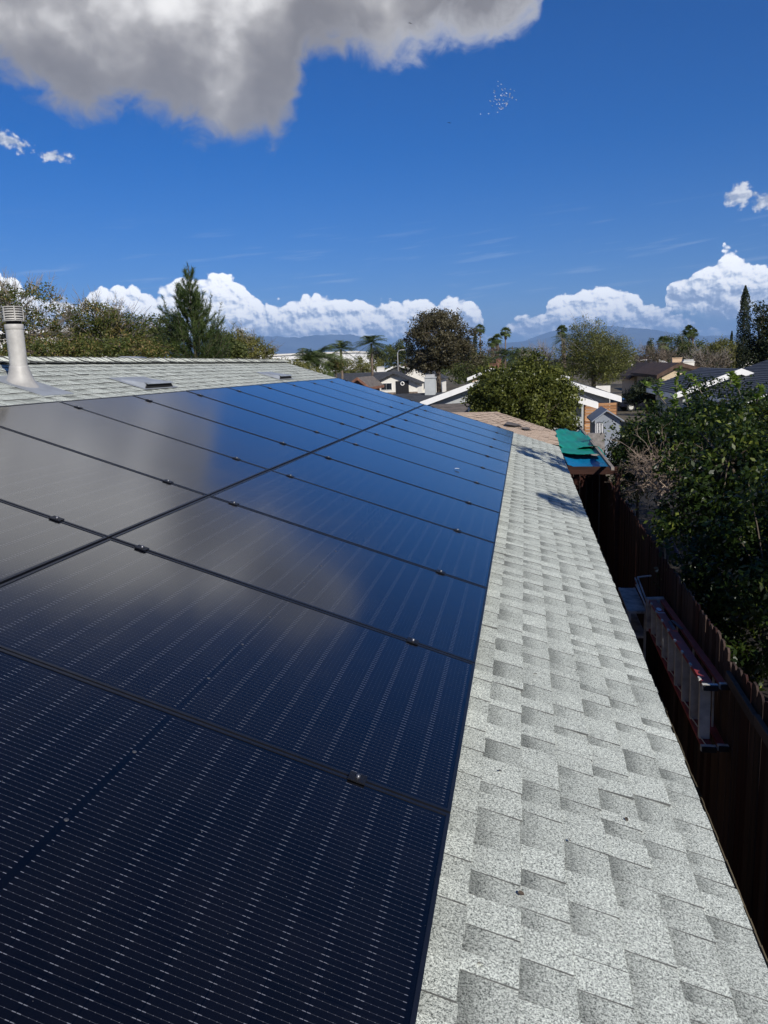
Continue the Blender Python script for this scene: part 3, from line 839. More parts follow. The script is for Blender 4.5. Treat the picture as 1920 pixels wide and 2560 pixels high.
# rocks and pavers on the yard floor
rng = random.Random(5)
def rock_mesh(seed):
    bm = bmesh.new(); bmesh.ops.create_icosphere(bm, subdivisions=2, radius=1)
    r = random.Random(seed); k = [Vector((r.uniform(-1, 1), r.uniform(-1, 1), r.uniform(-1, 1))).normalized() for _ in range(6)]
    for v in bm.verts:
        s = 1+.18*math.sin(v.co.dot(k[0])*4)+.12*math.sin(v.co.dot(k[1])*7+1)
        for q in k[2:]:
            d = v.co.dot(q)
            if d > .62: v.co -= q*(d-.62)*.9
        v.co *= s; v.co.z *= .62
    me = bpy.data.meshes.new('rock'); bm.to_mesh(me); bm.free(); me.materials.append(M['rock']); return me
rocks = [rock_mesh(i) for i in range(5)]
for i in range(70):
    y = rng.uniform(-1.6, 5.5); x = rng.uniform(.95, 1.72); s = rng.uniform(.015, .055)*(1.5 if y < .5 else 1)
    o = inst('rock', rocks[rng.randrange(5)], None, (x, y, ZG+s*.35), (0, 0, rng.uniform(0, 6)), s)
    tag(o, 'loose grey rock lying on the dark yard floor beside the fence', 'rock', 'rocks on the side yard floor')
for i, (yy, xx, r_) in enumerate(((4.9, 1.38, .05), (5.25, 1.40, -.04), (5.62, 1.36, .08), (6.0, 1.39, .02))):
    mb = MB(); mb.box((-.19, -.15, 0), (.19, .15, .06)); o = mb.build('paver', M['paver']); o.location = (xx, yy, ZG+.008); o.rotation_euler = (0, 0, r_)
    tag(o, 'square concrete paver below the ladder, %s from the shelf' % ORD[3-i], 'paver', 'pavers in the side yard')

# ------------------------------------------------------------------ step ladder hung on its side on the fence
def ladder():
    A = Vector((1.675, 3.15, -1.38)); B = Vector((1.675, 6.05, -1.545))          # upper front rail, foot to head
    d = (B-A).normalized(); dn = Vector((0, 0, -1)); dn = (dn-d*dn.dot(d)).normalized()
    A2 = A+dn*.52; B2 = B+dn*.34
    t = thing('step_ladder', 'red fibreglass step ladder hung on its side along the fence', 'ladder', (1.7, 4.7, ZG))
    up = Vector((1, 0, 0))
    def bar(name, a, b, w, h, mat, par=t, u=up): return buildw(MB().bar(a, b, w, h, u), name, mat, par)
    # channel rails: web and two flanges
    for a, b, nm in ((A, B, 'front_rail'), (A2, B2, 'front_rail')):
        r = bar(nm, a, b, .008, .080, M['ladder_red'])
        for sx in (-.040, .040):
            bar('flange', a+Vector((sx, 0, -.013)), b+Vector((sx, 0, -.013)), .026, .006, M['ladder_red'], r)
    o2 = Vector((.112, 0, .012))
    for a, b in ((A+o2, B+o2), (A2+o2, B2+o2)):
        r = bar('rear_rail', a+d*.02, b-d*.03, .007, .055, M['ladder_red'])
        for sx in (-.0275, .0275):
            bar('flange', a+d*.02+Vector((sx, 0, -.011)), b-d*.03+Vector((sx, 0, -.011)), .022, .005, M['ladder_red'], r)
    n = 8
    for i in range(n):
        f = (i+.35)/n
        a = A.lerp(B, f)+dn*.006; b = A2.lerp(B2, f)-dn*.006
        mb = MB(); w = .085
        mb.hexa([a+d*.0+Vector((-w/2, 0, 0)), a+Vector((w/2, 0, 0)), b+Vector((w/2, 0, 0)), b+Vector((-w/2, 0, 0)),
                 a+d*.012+Vector((-w/2, 0, 0)), a+d*.012+Vector((w/2, 0, 0)), b+d*.012+Vector((w/2, 0, 0)), b+d*.012+Vector((-w/2, 0, 0))])
        q = a-d*.02
        mb.hexa([a+d*.012+Vector((-w/2, 0, 0)), a+d*.012+Vector((-w/2+.006, 0, 0)), b+d*.012+Vector((-w/2+.006, 0, 0)), b+d*.012+Vector((-w/2, 0, 0)),
                 a+d*.045+Vector((-w/2, 0, 0)), a+d*.045+Vector((-w/2+.006, 0, 0)), b+d*.045+Vector((-w/2+.006, 0, 0)), b+d*.045+Vector((-w/2, 0, 0))])
        s = buildw(mb, 'step', M['alu'], t)
        bar('brace', A2.lerp(B2, f)+Vector((-.03, 0, .0))-dn*.02, A2.lerp(B2, f)+d*(-.16)+Vector((-.01, 0, .005)), .012, .004, M['alu'], s)
        bar('step_bracket', A.lerp(B, f)+Vector((-.044, 0, .002)), A.lerp(B, f)+d*.06+Vector((-.044, 0, .002)), .02, .02, M['alu'], s)
    # rear horizontals
    for f in (.12, .4, .68):
        bar('rear_brace', A.lerp(B, f)+o2-dn*(-.01), A2.lerp(B2, f)+o2, .02, .014, M['alu'])
    # head cap, feet, spreader, label
    h = B+d*.03
    buildw(MB().hexa([h+Vector((-.065, 0, 0))-d*.06+dn*.37, h+Vector((.13, 0, 0))-d*.06+dn*.37, h+Vector((.13, 0, 0))+d*.03+dn*.37, h+Vector((-.065, 0, 0))+d*.03+dn*.37,
                      h+Vector((-.065, 0, .02))-d*.06, h+Vector((.13, 0, .03))-d*.06, h+Vector((.13, 0, .03))+d*.03, h+Vector((-.065, 0, .02))+d*.03]), 'head_cap', M['shelf'], t)
    for a, wd in ((A, .1), (A2, .1), (A+o2, .065), (A2+o2, .065)):
        ft = buildw(MB().bar(a-d*.005, a-d*.045, wd+.02, .045, Vector((0, 0, 1))), 'foot', M['alu'], t)
        buildw(MB().bar(a-d*.045, a-d*.07, wd+.01, .04, Vector((0, 0, 1))), 'foot_pad', M['tyre'], ft)
    c = A.lerp(B, .55)+Vector((0, 0, .012))
    bar('spreader', c+Vector((.01, 0, 0)), c+d*.33+Vector((.02, 0, 0)), .006, .03, M['plastic_grey'], t)
    bar('spreader', c+Vector((.085, 0, .01)), c+d*.33+Vector((.05, 0, .01)), .006, .03, M['plastic_grey'], t)
    c = A.lerp(B, .845)+Vector((0, 0, .0055)); mb = MB(); pts = []
    for k in range(16):
        a = 2*math.pi*k/16; pts.append(c+d*(.075*math.cos(a))+Vector((.026*math.sin(a), 0, 0)))
    mb.poly(pts); o = buildw(mb, 'label_sticker', M['label_white'], t)
    bar('warning_strip', A.lerp(B, .79)+Vector((-.04, 0, .006)), A.lerp(B, .79)+Vector((.04, 0, .006)), .014, .002, M['label_white'], t, Vector((0, 0, 1)))
ladder()

# shelf rack behind the ladder
t = thing('shelf_rack', 'weathered pale plastic shelf rack standing behind the ladder head', 'shelf', (1.52, 6.7, ZG))
for lv in (-1.74, -2.05, -2.36, -2.67):
    buildw(MB().box((1.42, 6.22, lv-.03), (1.64, 7.22, lv)), 'shelf_board', M['shelf'], t)
for x in (1.425, 1.61):
    for yy in (6.2, 7.2): buildw(MB().box((x, yy, ZG), (x+.028, yy+.028, -1.735)), 'leg', M['shelf'], t)
t = thing('aluminium_frame', 'bent aluminium window frame leaning over the shelf rack', 'frame', (1.6, 6.6, -1.74))
pts = [W(1629, 1536, 6.15), W(1594, 1443, 6.9)]
for off in (Vector((0, 0, 0)), Vector((-.028, .02, -.015))): buildw(MB().bar(pts[0]+off, pts[1]+off, .016, .016), 'stile', M['shelf'], t)
buildw(MB().bar(pts[1], pts[1]+Vector((.17, .03, .015)), .016, .016), 'crossbar', M['alu'], t)
mb = MB(); mb.tube([W(1624, 1532, 6.1), W(1590, 1462, 6.6)], .008, 6)
tag(mb.build('thin_pole', M['alu']), 'thin metal pole leaning against the shelf rack', 'pole')
mb = MB(); mb.lathe([(0, .0), (.12, 0), (.15, .30), (.16, .30), (.16, .33), (.0, .33)], 18)
o = mb.build('bucket', M['plastic_grey']); o.location = (1.42, 5.75, ZG+.01); o.location.y = 7.75; o.location.x = 1.3
tag(o, 'dark round plastic bucket on the yard floor beyond the shelf rack', 'bucket')

# ------------------------------------------------------------------ tarps over the end of the side yard
def tarp(name, label, mat, corners, sag, nx=22, ny=16, seed=1, wr=.02, cat='tarp'):
    rs = np.random.RandomState(seed); mb = MB(); a, b, c, d = [Vector(q) for q in corners]     # near-left, near-right, far-right, far-left
    for j in range(ny+1):
        for i in range(nx+1):
            s, t = i/nx, j/ny
            p = (a*(1-s)+b*s)*(1-t)+(d*(1-s)+c*s)*t
            p.z -= sag*math.sin(math.pi*s)*(1-.55*t)*(.35+.65*math.sin(math.pi*min(1, t*.9+.1)))
            p.z += wr*math.sin(7*s+9*t+seed)+wr*.7*math.sin(15*t-5*s)+wr*.45*math.sin(23*s+17*t)+rs.uniform(-.006, .006)
            edge = math.sin(math.pi*s)*.10*(1 if j == 0 else (-.5 if j == ny else 0))
            p.y += edge*(.9 if sag > .1 else .2)
            mb.v.append(tuple(p))
    for j in range(ny):
        for i in range(nx):
            n = j*(nx+1)+i; mb.f.append((n, n+1, n+nx+2, n+nx+1)); mb.sm.append(True)
    o = mb.build(name, mat); md = o.modifiers.new('thick', 'SOLIDIFY'); md.thickness = .004
    return tag(o, label, cat)
tarp('tarp', 'bright blue tarp sagging over the side yard', M['blue_tarp'], [Wz(1419, 1161, -.60), Wz(1526, 1168, -.60), Wz(1514, 1139, -.60), Wz(1402, 1127, -.60)], .09, seed=4, wr=.009)
tarp('tarp', 'flat green tarp strip between the blue and draped green tarps', M['green_tarp'], [Wz(1400, 1131, -.52), Wz(1512, 1136, -.52), Wz(1497, 1116, -.52), Wz(1395, 1112, -.52)], .02, seed=2, wr=.006)
tarp('tarp', 'draped green tarp beside the brown extension roof', M['green_tarp'], [Wz(1394, 1114, -.47), Wz(1496, 1117, -.47), Wz(1451, 1074, -.44), Wz(1388, 1073, -.40)], .07, seed=9, wr=.022)
a = Wz(1418, 1176, -.66); b = Wz(1528, 1176, -.66)
tag(MB().bar(a, b+Vector((.1, 0, 0)), .07, .13).build('canopy_beam', M['beam']), 'old dark red beam carrying the blue tarp', 'beam')
for xx, nm in ((a.x+.03, 'beside the house eave'), (b.x+.12, 'beside the fence')):
    tag(MB().box((xx-.04, a.y-.04, ZG), (xx+.04, a.y+.04, -.74)).build('canopy_post', M['beam']), 'dark wooden post under the tarp beam '+nm, 'post')
mb = MB(); q0 = W(1452, 1072, 17.6); mb.bar(Wz(1452, 1072, -.45), Wz(1532, 1172, -.53), .05, .05); tag(mb.build('edge_pole', M['bark_grey']), 'grey weathered pole along the outer edge of the tarps', 'pole')

# ------------------------------------------------------------------ old brown extension roof
ext = thing('extension', 'lean-to extension with faded brown patched shingle roof beyond the gable', 'outbuilding', (0, 15.5, ZG))
n0 = [Wz(1205, 1050, -.13), Wz(1398, 1102, -.46), Wz(1386, 1071, -.40), Wz(1250, 1047, -.13)]
A0 = Vector((-2.2, 13.0, .12)); B0 = Vector((.90, 13.35, -.47)); C0 = Vector((.93, 16.1, -.42)); D0 = Vector((-.62, 20.3, -.16)); E0 = Vector((-2.2, 20.6, -.16))
def ext_roof():
    rg = random.Random(4); rows = 13
    V, Fc, tone, ac = [], [], [], []
    base = MB(); base.poly([A0-Vector((0, 0, .05)), B0-Vector((0, 0, .05)), C0-Vector((0, 0, .05)), D0-Vector((0, 0, .05)), E0-Vector((0, 0, .05))]); base.poly([A0, E0, D0, C0, B0][::-1])
    rt = buildw(base, 'roof_deck', M['brown_shingle'], ext)
    pieces = []
    for r in range(rows):
        t0, t1 = r/rows, (r+1.12)/rows
        # rows run from the eave (B0-C0) up towards A0-D0
        def L0(t, s): return (B0*(1-t)+A0*t)*(1-s)+(C0*(1-t)+D0*t)*s
        s = -rg.uniform(0, .06)
        while s < 1:
            w = rg.uniform(.085, .11); a, b = max(0, s+.004), min(1, s+w-.004)
            if b-a > .02:
                lo0, lo1, hi0, hi1 = L0(t0, a), L0(t0, b), L0(min(1, t1), a), L0(min(1, t1), b)
                z = Vector((0, 0, 1)); j = rg.uniform(.008, .02)
                P = [hi0+z*.002, lo0+z*.002, lo1+z*.002, hi1+z*.002, hi0+z*.005, lo0+z*j, lo1+z*(j+rg.uniform(-.004, .004)), hi1+z*.005]
                pieces.append((P, rg.uniform(.3, 1) if rg.random() > .05 else 0))
            s += w
    for P, tn in pieces:
        me = bpy.data.meshes.new('shingle'); me.from_pydata([tuple(p) for p in P], [], FACES); me.materials.append(M['brown_shingle']); me.materials.append(M['brown_roof']); me.polygons.foreach_set('material_index', [0, 1, 1, 1])
        at = me.attributes.new('tone', 'FLOAT', 'POINT'); at.data.foreach_set('value', [tn]*8)
        at = me.attributes.new('across', 'FLOAT', 'POINT'); at.data.foreach_set('value', [.4, 0, 0, .4]*2)
        o = bpy.data.objects.new('shingle', me); C.objects.link(o); keep(o, rt)
    def patch(q, nm):
        pl = []
        for x, y in q:
            d = ray(x, y); nrm = (B0-A0).cross(C0-B0).normalized(); tt = (B0-CAM).dot(nrm)/d.dot(nrm); pl.append(CAM+d*tt+Vector((0, 0, .035)))
        mb = MB(); mb.poly(pl); mb.poly([p-Vector((0, 0, .03)) for p in pl][::-1]); buildw(mb, nm, M['greybrown_roof'], ext)
    patch([(1262, 1064), (1268, 1057), (1308, 1066), (1288, 1068)], 'roof_patch')
    patch([(1299, 1072), (1318, 1071), (1330, 1077), (1312, 1077)], 'roof_patch')
ext_roof()
buildw(MB().box((-2.1, 13.2, ZG), (.55, 16.0, -.58)), 'wall', M['wall_own'], ext)
buildw(MB().bar(B0+Vector((-.25, -.02, -.05)), C0+Vector((0, 0, -.05)), .03, .09), 'fascia', M['white'], ext)

# ------------------------------------------------------------------ citrus trees beyond the fence
tree('citrus_tree', 'glossy dark green citrus tree overhanging the fence beside the ladder', [((3.05, 5.9, -1.25), (1.05, 1.5, 1.25)), ((2.55, 7.2, -1.45), (.65, 1.0, .8))], 'citrus', .085, .48, 150, 130, .30, 21, .07, (3.2, 6.2, ZG))
tree('citrus_tree', 'tall glossy citrus tree in the middle of the row beyond the fence', [((3.45, 8.8, -.85), (1.3, 1.9, 1.35)), ((4.5, 8.6, -.75), (1.3, 1.8, 1.3))], 'citrus', .085, .48, 250, 120, .33, 22, .09, (3.6, 9.0, ZG))
tree('citrus_tree', 'glossy citrus tree with sunlit crown in front of the charcoal tiled roofs', [((4.3, 12.2, -.55), (1.75, 1.9, 1.2)), ((5.6, 12.5, -.35), (1.5, 2.0, 1.15))], 'citrus', .09, .48, 250, 115, .36, 23, .09, (4.3, 12.2, ZG))
tree('citrus_tree', 'citrus tree behind the dead brown bush', [((3.3, 16.0, -.9), (1.2, 1.6, 1.0)), ((4.6, 16.5, -.3), (1.5, 1.8, 1.1))], 'citrus', .095, .48, 130, 110, .36, 24, .08)
# individually visible leaves on the near edge of the citrus
lrs = random.Random(8)
def big_leaf():
    mb = MB(); n = 4
    pr = [(0, 0), (.012, .018), (.030, .024), (.055, .018), (.075, 0)]
    for i, (a, w) in enumerate(pr):
        z = .012*math.sin(a*30)
        if w: mb.v += [(a, -w, z+.006), (a, 0, z), (a, w, z+.006)]
        else: mb.v += [(a, 0, z)]
    mb.f = [(0, 1, 2), (0, 2, 3), (1, 4, 5, 2), (2, 5, 6, 3), (4, 7, 8, 5), (5, 8, 9, 6), (7, 10, 8), (8, 10, 9)]
    me = bpy.data.meshes.new('leaf'); me.from_pydata(mb.v, [], mb.f)
    return me
def leafset(mat):
    out = []
    for tone in (.2, .5, .8, 1.0):
        me = big_leaf(); me.materials.append(mat); at = me.attributes.new('tone', 'FLOAT', 'POINT'); at.data.foreach_set('value', [tone]*len(me.vertices)); out.append(me)
    return out
lv_y = leafset(L['citrus_young'])
def shoot(label, base, tip, n, size=1.0):
    b, e = Vector(base), Vector(tip); t = thing('young_shoot', label, 'shoot', b)
    mid = b.lerp(e, .5)+Vector((lrs.uniform(-.05, .05), lrs.uniform(-.05, .05), .05))
    buildw(MB().tube([b, mid, e], [.012, .009, .004], 5), 'stem', M['bark_grey'], t)
    for i in range(n):
        f = .15+.85*i/n; p = b.lerp(mid, f*2) if f < .5 else mid.lerp(e, f*2-1)
        keep(inst('leaf', lv_y[lrs.randrange(4)], None, p, (lrs.uniform(-.5, .5), lrs.uniform(-.9, .3), i*2.4+lrs.uniform(-.3, .3)), size*lrs.uniform(1.0, 1.7)), t)
for (x0, y0, x1, y1, Y, nm) in ((1690, 1000, 1702, 915, 12.5, 'in front of the cream house gable'), (1755, 985, 1706, 935, 12.2, 'leaning towards the cream house'),
                               (1820, 980, 1826, 932, 11.5, 'before the charcoal garage gable'), (1850, 985, 1842, 945, 11.6, 'beside the charcoal garage gable'),
                               (1665, 1010, 1600, 955, 13.0, 'arching over the dark car'), (1640, 1000, 1650, 950, 13.4, 'above the dead bush'), (1720, 1020, 1698, 968, 12.8, 'before the white rake board'),
                               (1890, 1010, 1902, 968, 11.0, 'in front of the largest charcoal tiled roof'), (1690, 1040, 1684, 995, 12.0, 'with the palest leaves beside the dead bush')):
    shoot('pale green young citrus shoot '+nm, W(x0, y0, Y), W(x1, y1, Y), 26, 1.1)

T_SHRUBS = [('green_shrub', 'leafy shrub below the dead bush beside the garden shed', [((2.28, 14.0, -.80), (.42, .5, .50)), ((2.75, 14.4, -.42), (.5, .5, .42)), ((2.2, 13.2, -1.25), (.35, .6, .5)), ((3.2, 15.0, -.6), (.6, .6, .55))], 34)]
for nm_, lb_, lo_, sd_ in T_SHRUBS: tree(nm_, lb_, lo_, 'citrus', .075, .5, 110, 70, .24, sd_, .04, cat='shrub')
screen = thing('dark_screen', 'dark board gate added to darken the gap below the tarps', 'screen', (1.2, 14.6, ZG))  # added boards that block the view of sunlit ground behind
for i in range(9): buildw(MB().box((.58+i*.138, 14.6, ZG+.05), (.58+i*.138+.132, 14.62, -.95)), 'board', M['fence'], screen)
for z_ in (-2.5, -1.4): buildw(MB().box((.58, 14.622, z_), (1.82, 14.66, z_+.09)), 'screen_rail', M['fence_grey'], screen)
# dead bush
def dead_bush():
    rs = random.Random(17); t = thing('dead_bush', 'tangled bare brown dead bush beyond the fence beside the tarps', 'bush', (2.6, 11.0, ZG))
    mb = MB()
    def grow(p, d, l, r, lev):
        q = p; pts = [p]; dd = d.copy()
        for s in range(3):
            dd = (dd+Vector((rs.gauss(0, .22), rs.gauss(0, .22), rs.gauss(-.04, .18)))).normalized(); q = q+dd*l/3; pts.append(q)
        mb.tube(pts, [r, r*.85, r*.7, r*.5], 4 if lev < 2 else 3, caps=False, smooth=False)
        if lev < 4:
            for c in range(rs.choice((2, 3, 3, 4))):
                f = rs.choice(pts[1:]); nd = (dd+Vector((rs.gauss(0, .6), rs.gauss(0, .6), rs.gauss(.02, .5)))).normalized()
                grow(f, nd, l*rs.uniform(.55, .85), r*.6, lev+1)
    root = Vector((2.5, 11.0, -1.12))
    for k in range(11):
        grow(root+Vector((rs.uniform(-.3, .3), rs.uniform(-.4, .4), 0)), Vector((rs.uniform(-.45, .75), rs.uniform(-.5, .8), rs.uniform(.15, .9))).normalized(), rs.uniform(.50, .78), .017, 0)
    buildw(mb, 'branches', M['dead'], t)['kind'] = 'stuff'
    buildw(MB().tube([(2.6, 11.0, ZG), (2.62, 10.95, -2.2), root], [.05, .045, .035], 7), 'trunk', M['bark_grey'], t)
dead_bush()
# taller tree just outside the view on the right; its boughs shade the roof edge
tree('tall_shade_tree', 'tall loose leafed tree beyond the fence whose boughs shade the roof edge', [((3.95, 5.9, 3.0), (.55, .85, .5)), ((4.2, 2.1, 3.05), (.45, .75, .30)), ((5.3, 1.2, 2.4), (.9, 1.0, .8))], 'dark', .11, .4, 110, 75, .22, 33, .11, (5.0, 3.2, ZG), twigs=60)

# ------------------------------------------------------------------ neighbourhood houses
def slab(mb, a, b, c, d, th):          # roof slab, top corners a b c d (ccw from above)
    z = Vector((0, 0, -th)); mb.hexa([a+z, b+z, c+z, d+z, a, b, c, d]); return mb
def course_slope(name, lo0, lo1, hi1, hi0, n, mat, parent, step=.03):
    # stepped courses: eave edge lo0->lo1, top edge hi0->hi1
    mb = MB(); up = Vector((0, 0, 1))
    for i in range(n):
        t0, t1 = i/n, (i+1.05)/n; t1 = min(1, t1)
        a, b = lo0.lerp(hi0, t0), lo1.lerp(hi1, t0); c, d = lo1.lerp(hi1, t1), lo0.lerp(hi0, t1)
        mb.hexa([a-up*.02, b-up*.02, c-up*.02, d-up*.02, a+up*step, b+up*step, c+up*.004, d+up*.004])
    return buildw(mb, name, mat, parent)
def gable_y(name, label, xl, xr, y0, y1, ze, zr, wall, roof, fascia, oh=.45, foh=.4, fh=.2, cat='house', courses=0, wallh=None, xa=None):
    """ridge runs along Y, gable faces -Y. xl/xr outer eave X, ze eave top height, zr ridge top"""
    xa = (xl+xr)/2 if xa is None else xa
    t = thing(name, label, cat, (xa, y0, ZG))
    a, b = Vector((xl, y0, ze)), Vector((xl, y1, ze)); c, d = Vector((xa, y0, zr)), Vector((xa, y1, zr)); e, f = Vector((xr, y0, ze)), Vector((xr, y1, ze))
    for lo0, lo1, hi0, hi1 in ((b, a, d, c), (e, f, c, d)):
        mb = MB(); slab(mb, lo0, lo1, hi1, hi0, .10); r = buildw(mb, 'roof_slope', roof, t)
        if courses: course_slope('tile_courses', lo0, lo1, hi1, hi0, courses, roof, r)
    for lo, hi in ((a, c), (e, c)):
        mb = MB(); z = Vector((0, 0, fh)); y = Vector((0, -.03, 0)); u = Vector((0, 0, .02))
        mb.hexa([lo+y-z, lo-z, hi-z, hi+y-z, lo+y+u, lo+u, hi+u, hi+y+u]); buildw(mb, 'rake_board', fascia, t)
    for lo, hi, s in ((a, b, -1), (e, f, 1)):
        buildw(MB().box((lo.x, y0+.01, ze-fh), (lo.x+.03*s, y1, ze-.015)), 'eave_board', fascia, t)
    sl_ = (zr-ze)/(xa-xl); sr_ = (zr-ze)/(xr-xa)
    wl, wr, wy = xl+oh, xr-oh, y0+foh; zl, zrr = ze+sl_*oh-.13, ze+sr_*oh-.13
    mb = MB(); P = [(wl, ZG), (wr, ZG), (wr, zrr), (xa, zr-.13), (wl, zl)]
    n = len(mb.v); mb.v += [(x, wy, z) for x, z in P]+[(x, y1-foh, z) for x, z in P]
    mb.f.append(tuple(range(5))); mb.f.append(tuple(range(5, 10))[::-1])
    for i in range(5): mb.f.append(((i+1) % 5, i, 5+i, 5+(i+1) % 5))
    mb.sm += [False]*7
    buildw(mb, 'wall', wall, t)
    return t
def gable_x(name, label, x0, x1, yf, yb, ze, zr, wall, roof, fascia, oh=.4, fh=.18, cat='house', ym=None):
    """ridge runs along X, a roof slope faces the street (-Y)"""
    ym = (yf+yb)/2 if ym is None else ym
    t = thing(name, label, cat, ((x0+x1)/2, yf, ZG))
    a, b = Vector((x0, yf, ze)), Vector((x1, yf, ze)); c, d = Vector((x0, ym, zr)), Vector((x1, ym, zr)); e, f = Vector((x0, yb, ze)), Vector((x1, yb, ze))
    buildw(slab(MB(), a, b, d, c, .1), 'roof_slope', roof, t); buildw(slab(MB(), f, e, c, d, .1), 'roof_slope', roof, t)
    buildw(MB().box((x0, yf-.03, ze-fh), (x1, yf, ze-.01)), 'eave_board', fascia, t)
    for q0, q1 in ((a, c), (b, d)):
        s = -.03 if q0 is a else .03
        buildw(MB().hexa([q0+Vector((s, 0, -fh)), q0+Vector((0, 0, -fh)), q1+Vector((0, 0, -fh)), q1+Vector((s, 0, -fh)), q0+Vector((s, 0, .02)), q0+Vector((0, 0, .02)), q1+Vector((0, 0, .02)), q1+Vector((s, 0, .02))]), 'rake_board', fascia, t)
    mb = MB(); P = [(yf+oh, ZG), (yb-oh, ZG), (yb-oh, ze-.02), (ym, zr-.13), (yf+oh, ze-.02)]
    n = 0; mb.v += [(x0+.3, y, z) for y, z in P]+[(x1-.3, y, z) for y, z in P]
    mb.f.append(tuple(range(5))[::-1]); mb.f.append(tuple(range(5, 10)))
    for i in range(5): mb.f.append((i, (i+1) % 5, 5+(i+1) % 5, 5+i))
    mb.sm += [False]*7; buildw(mb, 'wall', wall, t)
    return t
def window(t, x0, x1, z0, z1, y, split=1):
    fr = buildw(MB().box((x0-.06, y-.05, z0-.06), (x1+.06, y-.005, z0)).box((x0-.06, y-.05, z1), (x1+.06, y-.005, z1+.06)).box((x0-.06, y-.05, z0), (x0, y-.005, z1)).box((x1, y-.05, z0), (x1+.06, y-.005, z1)), 'window', M['white'], t)
    for i in range(split+1):
        a = x0+(x1-x0)*i/(split+1); b = x0+(x1-x0)*(i+1)/(split+1)
        buildw(MB().box((a+.02, y-.03, z0), (b-.02, y-.008, z1)), 'pane', M['win'], fr)
def chimney(t, c, w, d, z0, z1, mat, capmat=None):
    o = buildw(MB().box((c[0]-w/2, c[1]-d/2, z0), (c[0]+w/2, c[1]+d/2, z1)), 'chimney', mat, t)
    buildw(MB().box((c[0]-w/2-.05, c[1]-d/2-.05, z1), (c[0]+w/2+.05, c[1]+d/2+.05, z1+.07)), 'chimney_crown', mat, o)
    if capmat:
        buildw(MB().box((c[0]-w/2+.06, c[1]-d/2+.06, z1+.07), (c[0]+w/2-.06, c[1]+d/2-.06, z1+.24)), 'chimney_cap', capmat, o)
    return o

# grey stucco house with the long white rake boards
pl, pa, pr_ = W(1050, 1012, 41), W(1309, 912, 41), W(1553, 983, 41)
ze = (pl.z+pr_.z)/2-.02
n1 = gable_y('grey_house', 'grey stucco house with wide white trimmed gable behind the round ficus tree', pl.x, pr_.x, 41, 54, ze, ze+(pr_.x-pl.x)/2*.333, M['grey_wall'], M['charcoal_roof'], M['white'], .55, .5, .30)
# its nearer lower wing
q = W(1494, 1006, 31)
xr_ = q.x; xl_ = xr_-5.4
n1b = gable_y('grey_house_wing', 'low grey stucco wing with white rake board beside the slatted fence', xl_, xr_, 31, 40.5, q.z, q.z+2.7*.333, M['grey_wall'], M['charcoal_roof'], M['white'], .62, .5, .26)
# lean-to roof left of it, pale shingles
a_, b_ = W(1062, 1040, 34), W(1225, 1040, 34); c_, d_ = W(1215, 1004, 38.5), W(1078, 1012, 38.5)
t = thing('lean_to', 'low lean-to with pale grey shingle roof in front of the grey gable', 'outbuilding', (a_.x+1, 35, ZG))
course_slope('roof_slope', a_, b_, c_, d_, 14, M['greybrown_roof'], t, .02)
buildw(MB().box((a_.x+.2, 34.3, ZG), (b_.x-.2, 38.4, a_.z-.06)), 'wall', M['grey_wall'], t)
# dark low roof with stucco chimney
a_, b_ = W(960, 1022, 46), W(1130, 1018, 46); c_, d_ = W(1122, 980, 51), W(984, 985, 51)
t = thing('low_house', 'low house with charcoal shingle roof and square pale stucco chimney', 'house', (a_.x+2, 47, ZG))
buildw(slab(MB(), a_, b_, c_, d_, .12), 'roof_slope', M['charcoal_roof'], t)
buildw(MB().box((a_.x+.4, 46.3, ZG), (b_.x-.4, 51, a_.z-.12)), 'wall', M['white_wall'], t)
c = W(1076, 965, 50.5); chimney(t, (c.x, 50.5), .70, .7, W(1076, 990, 50.5).z, W(1076, 945, 50.5).z, M['grey_wall'], M['pole'])

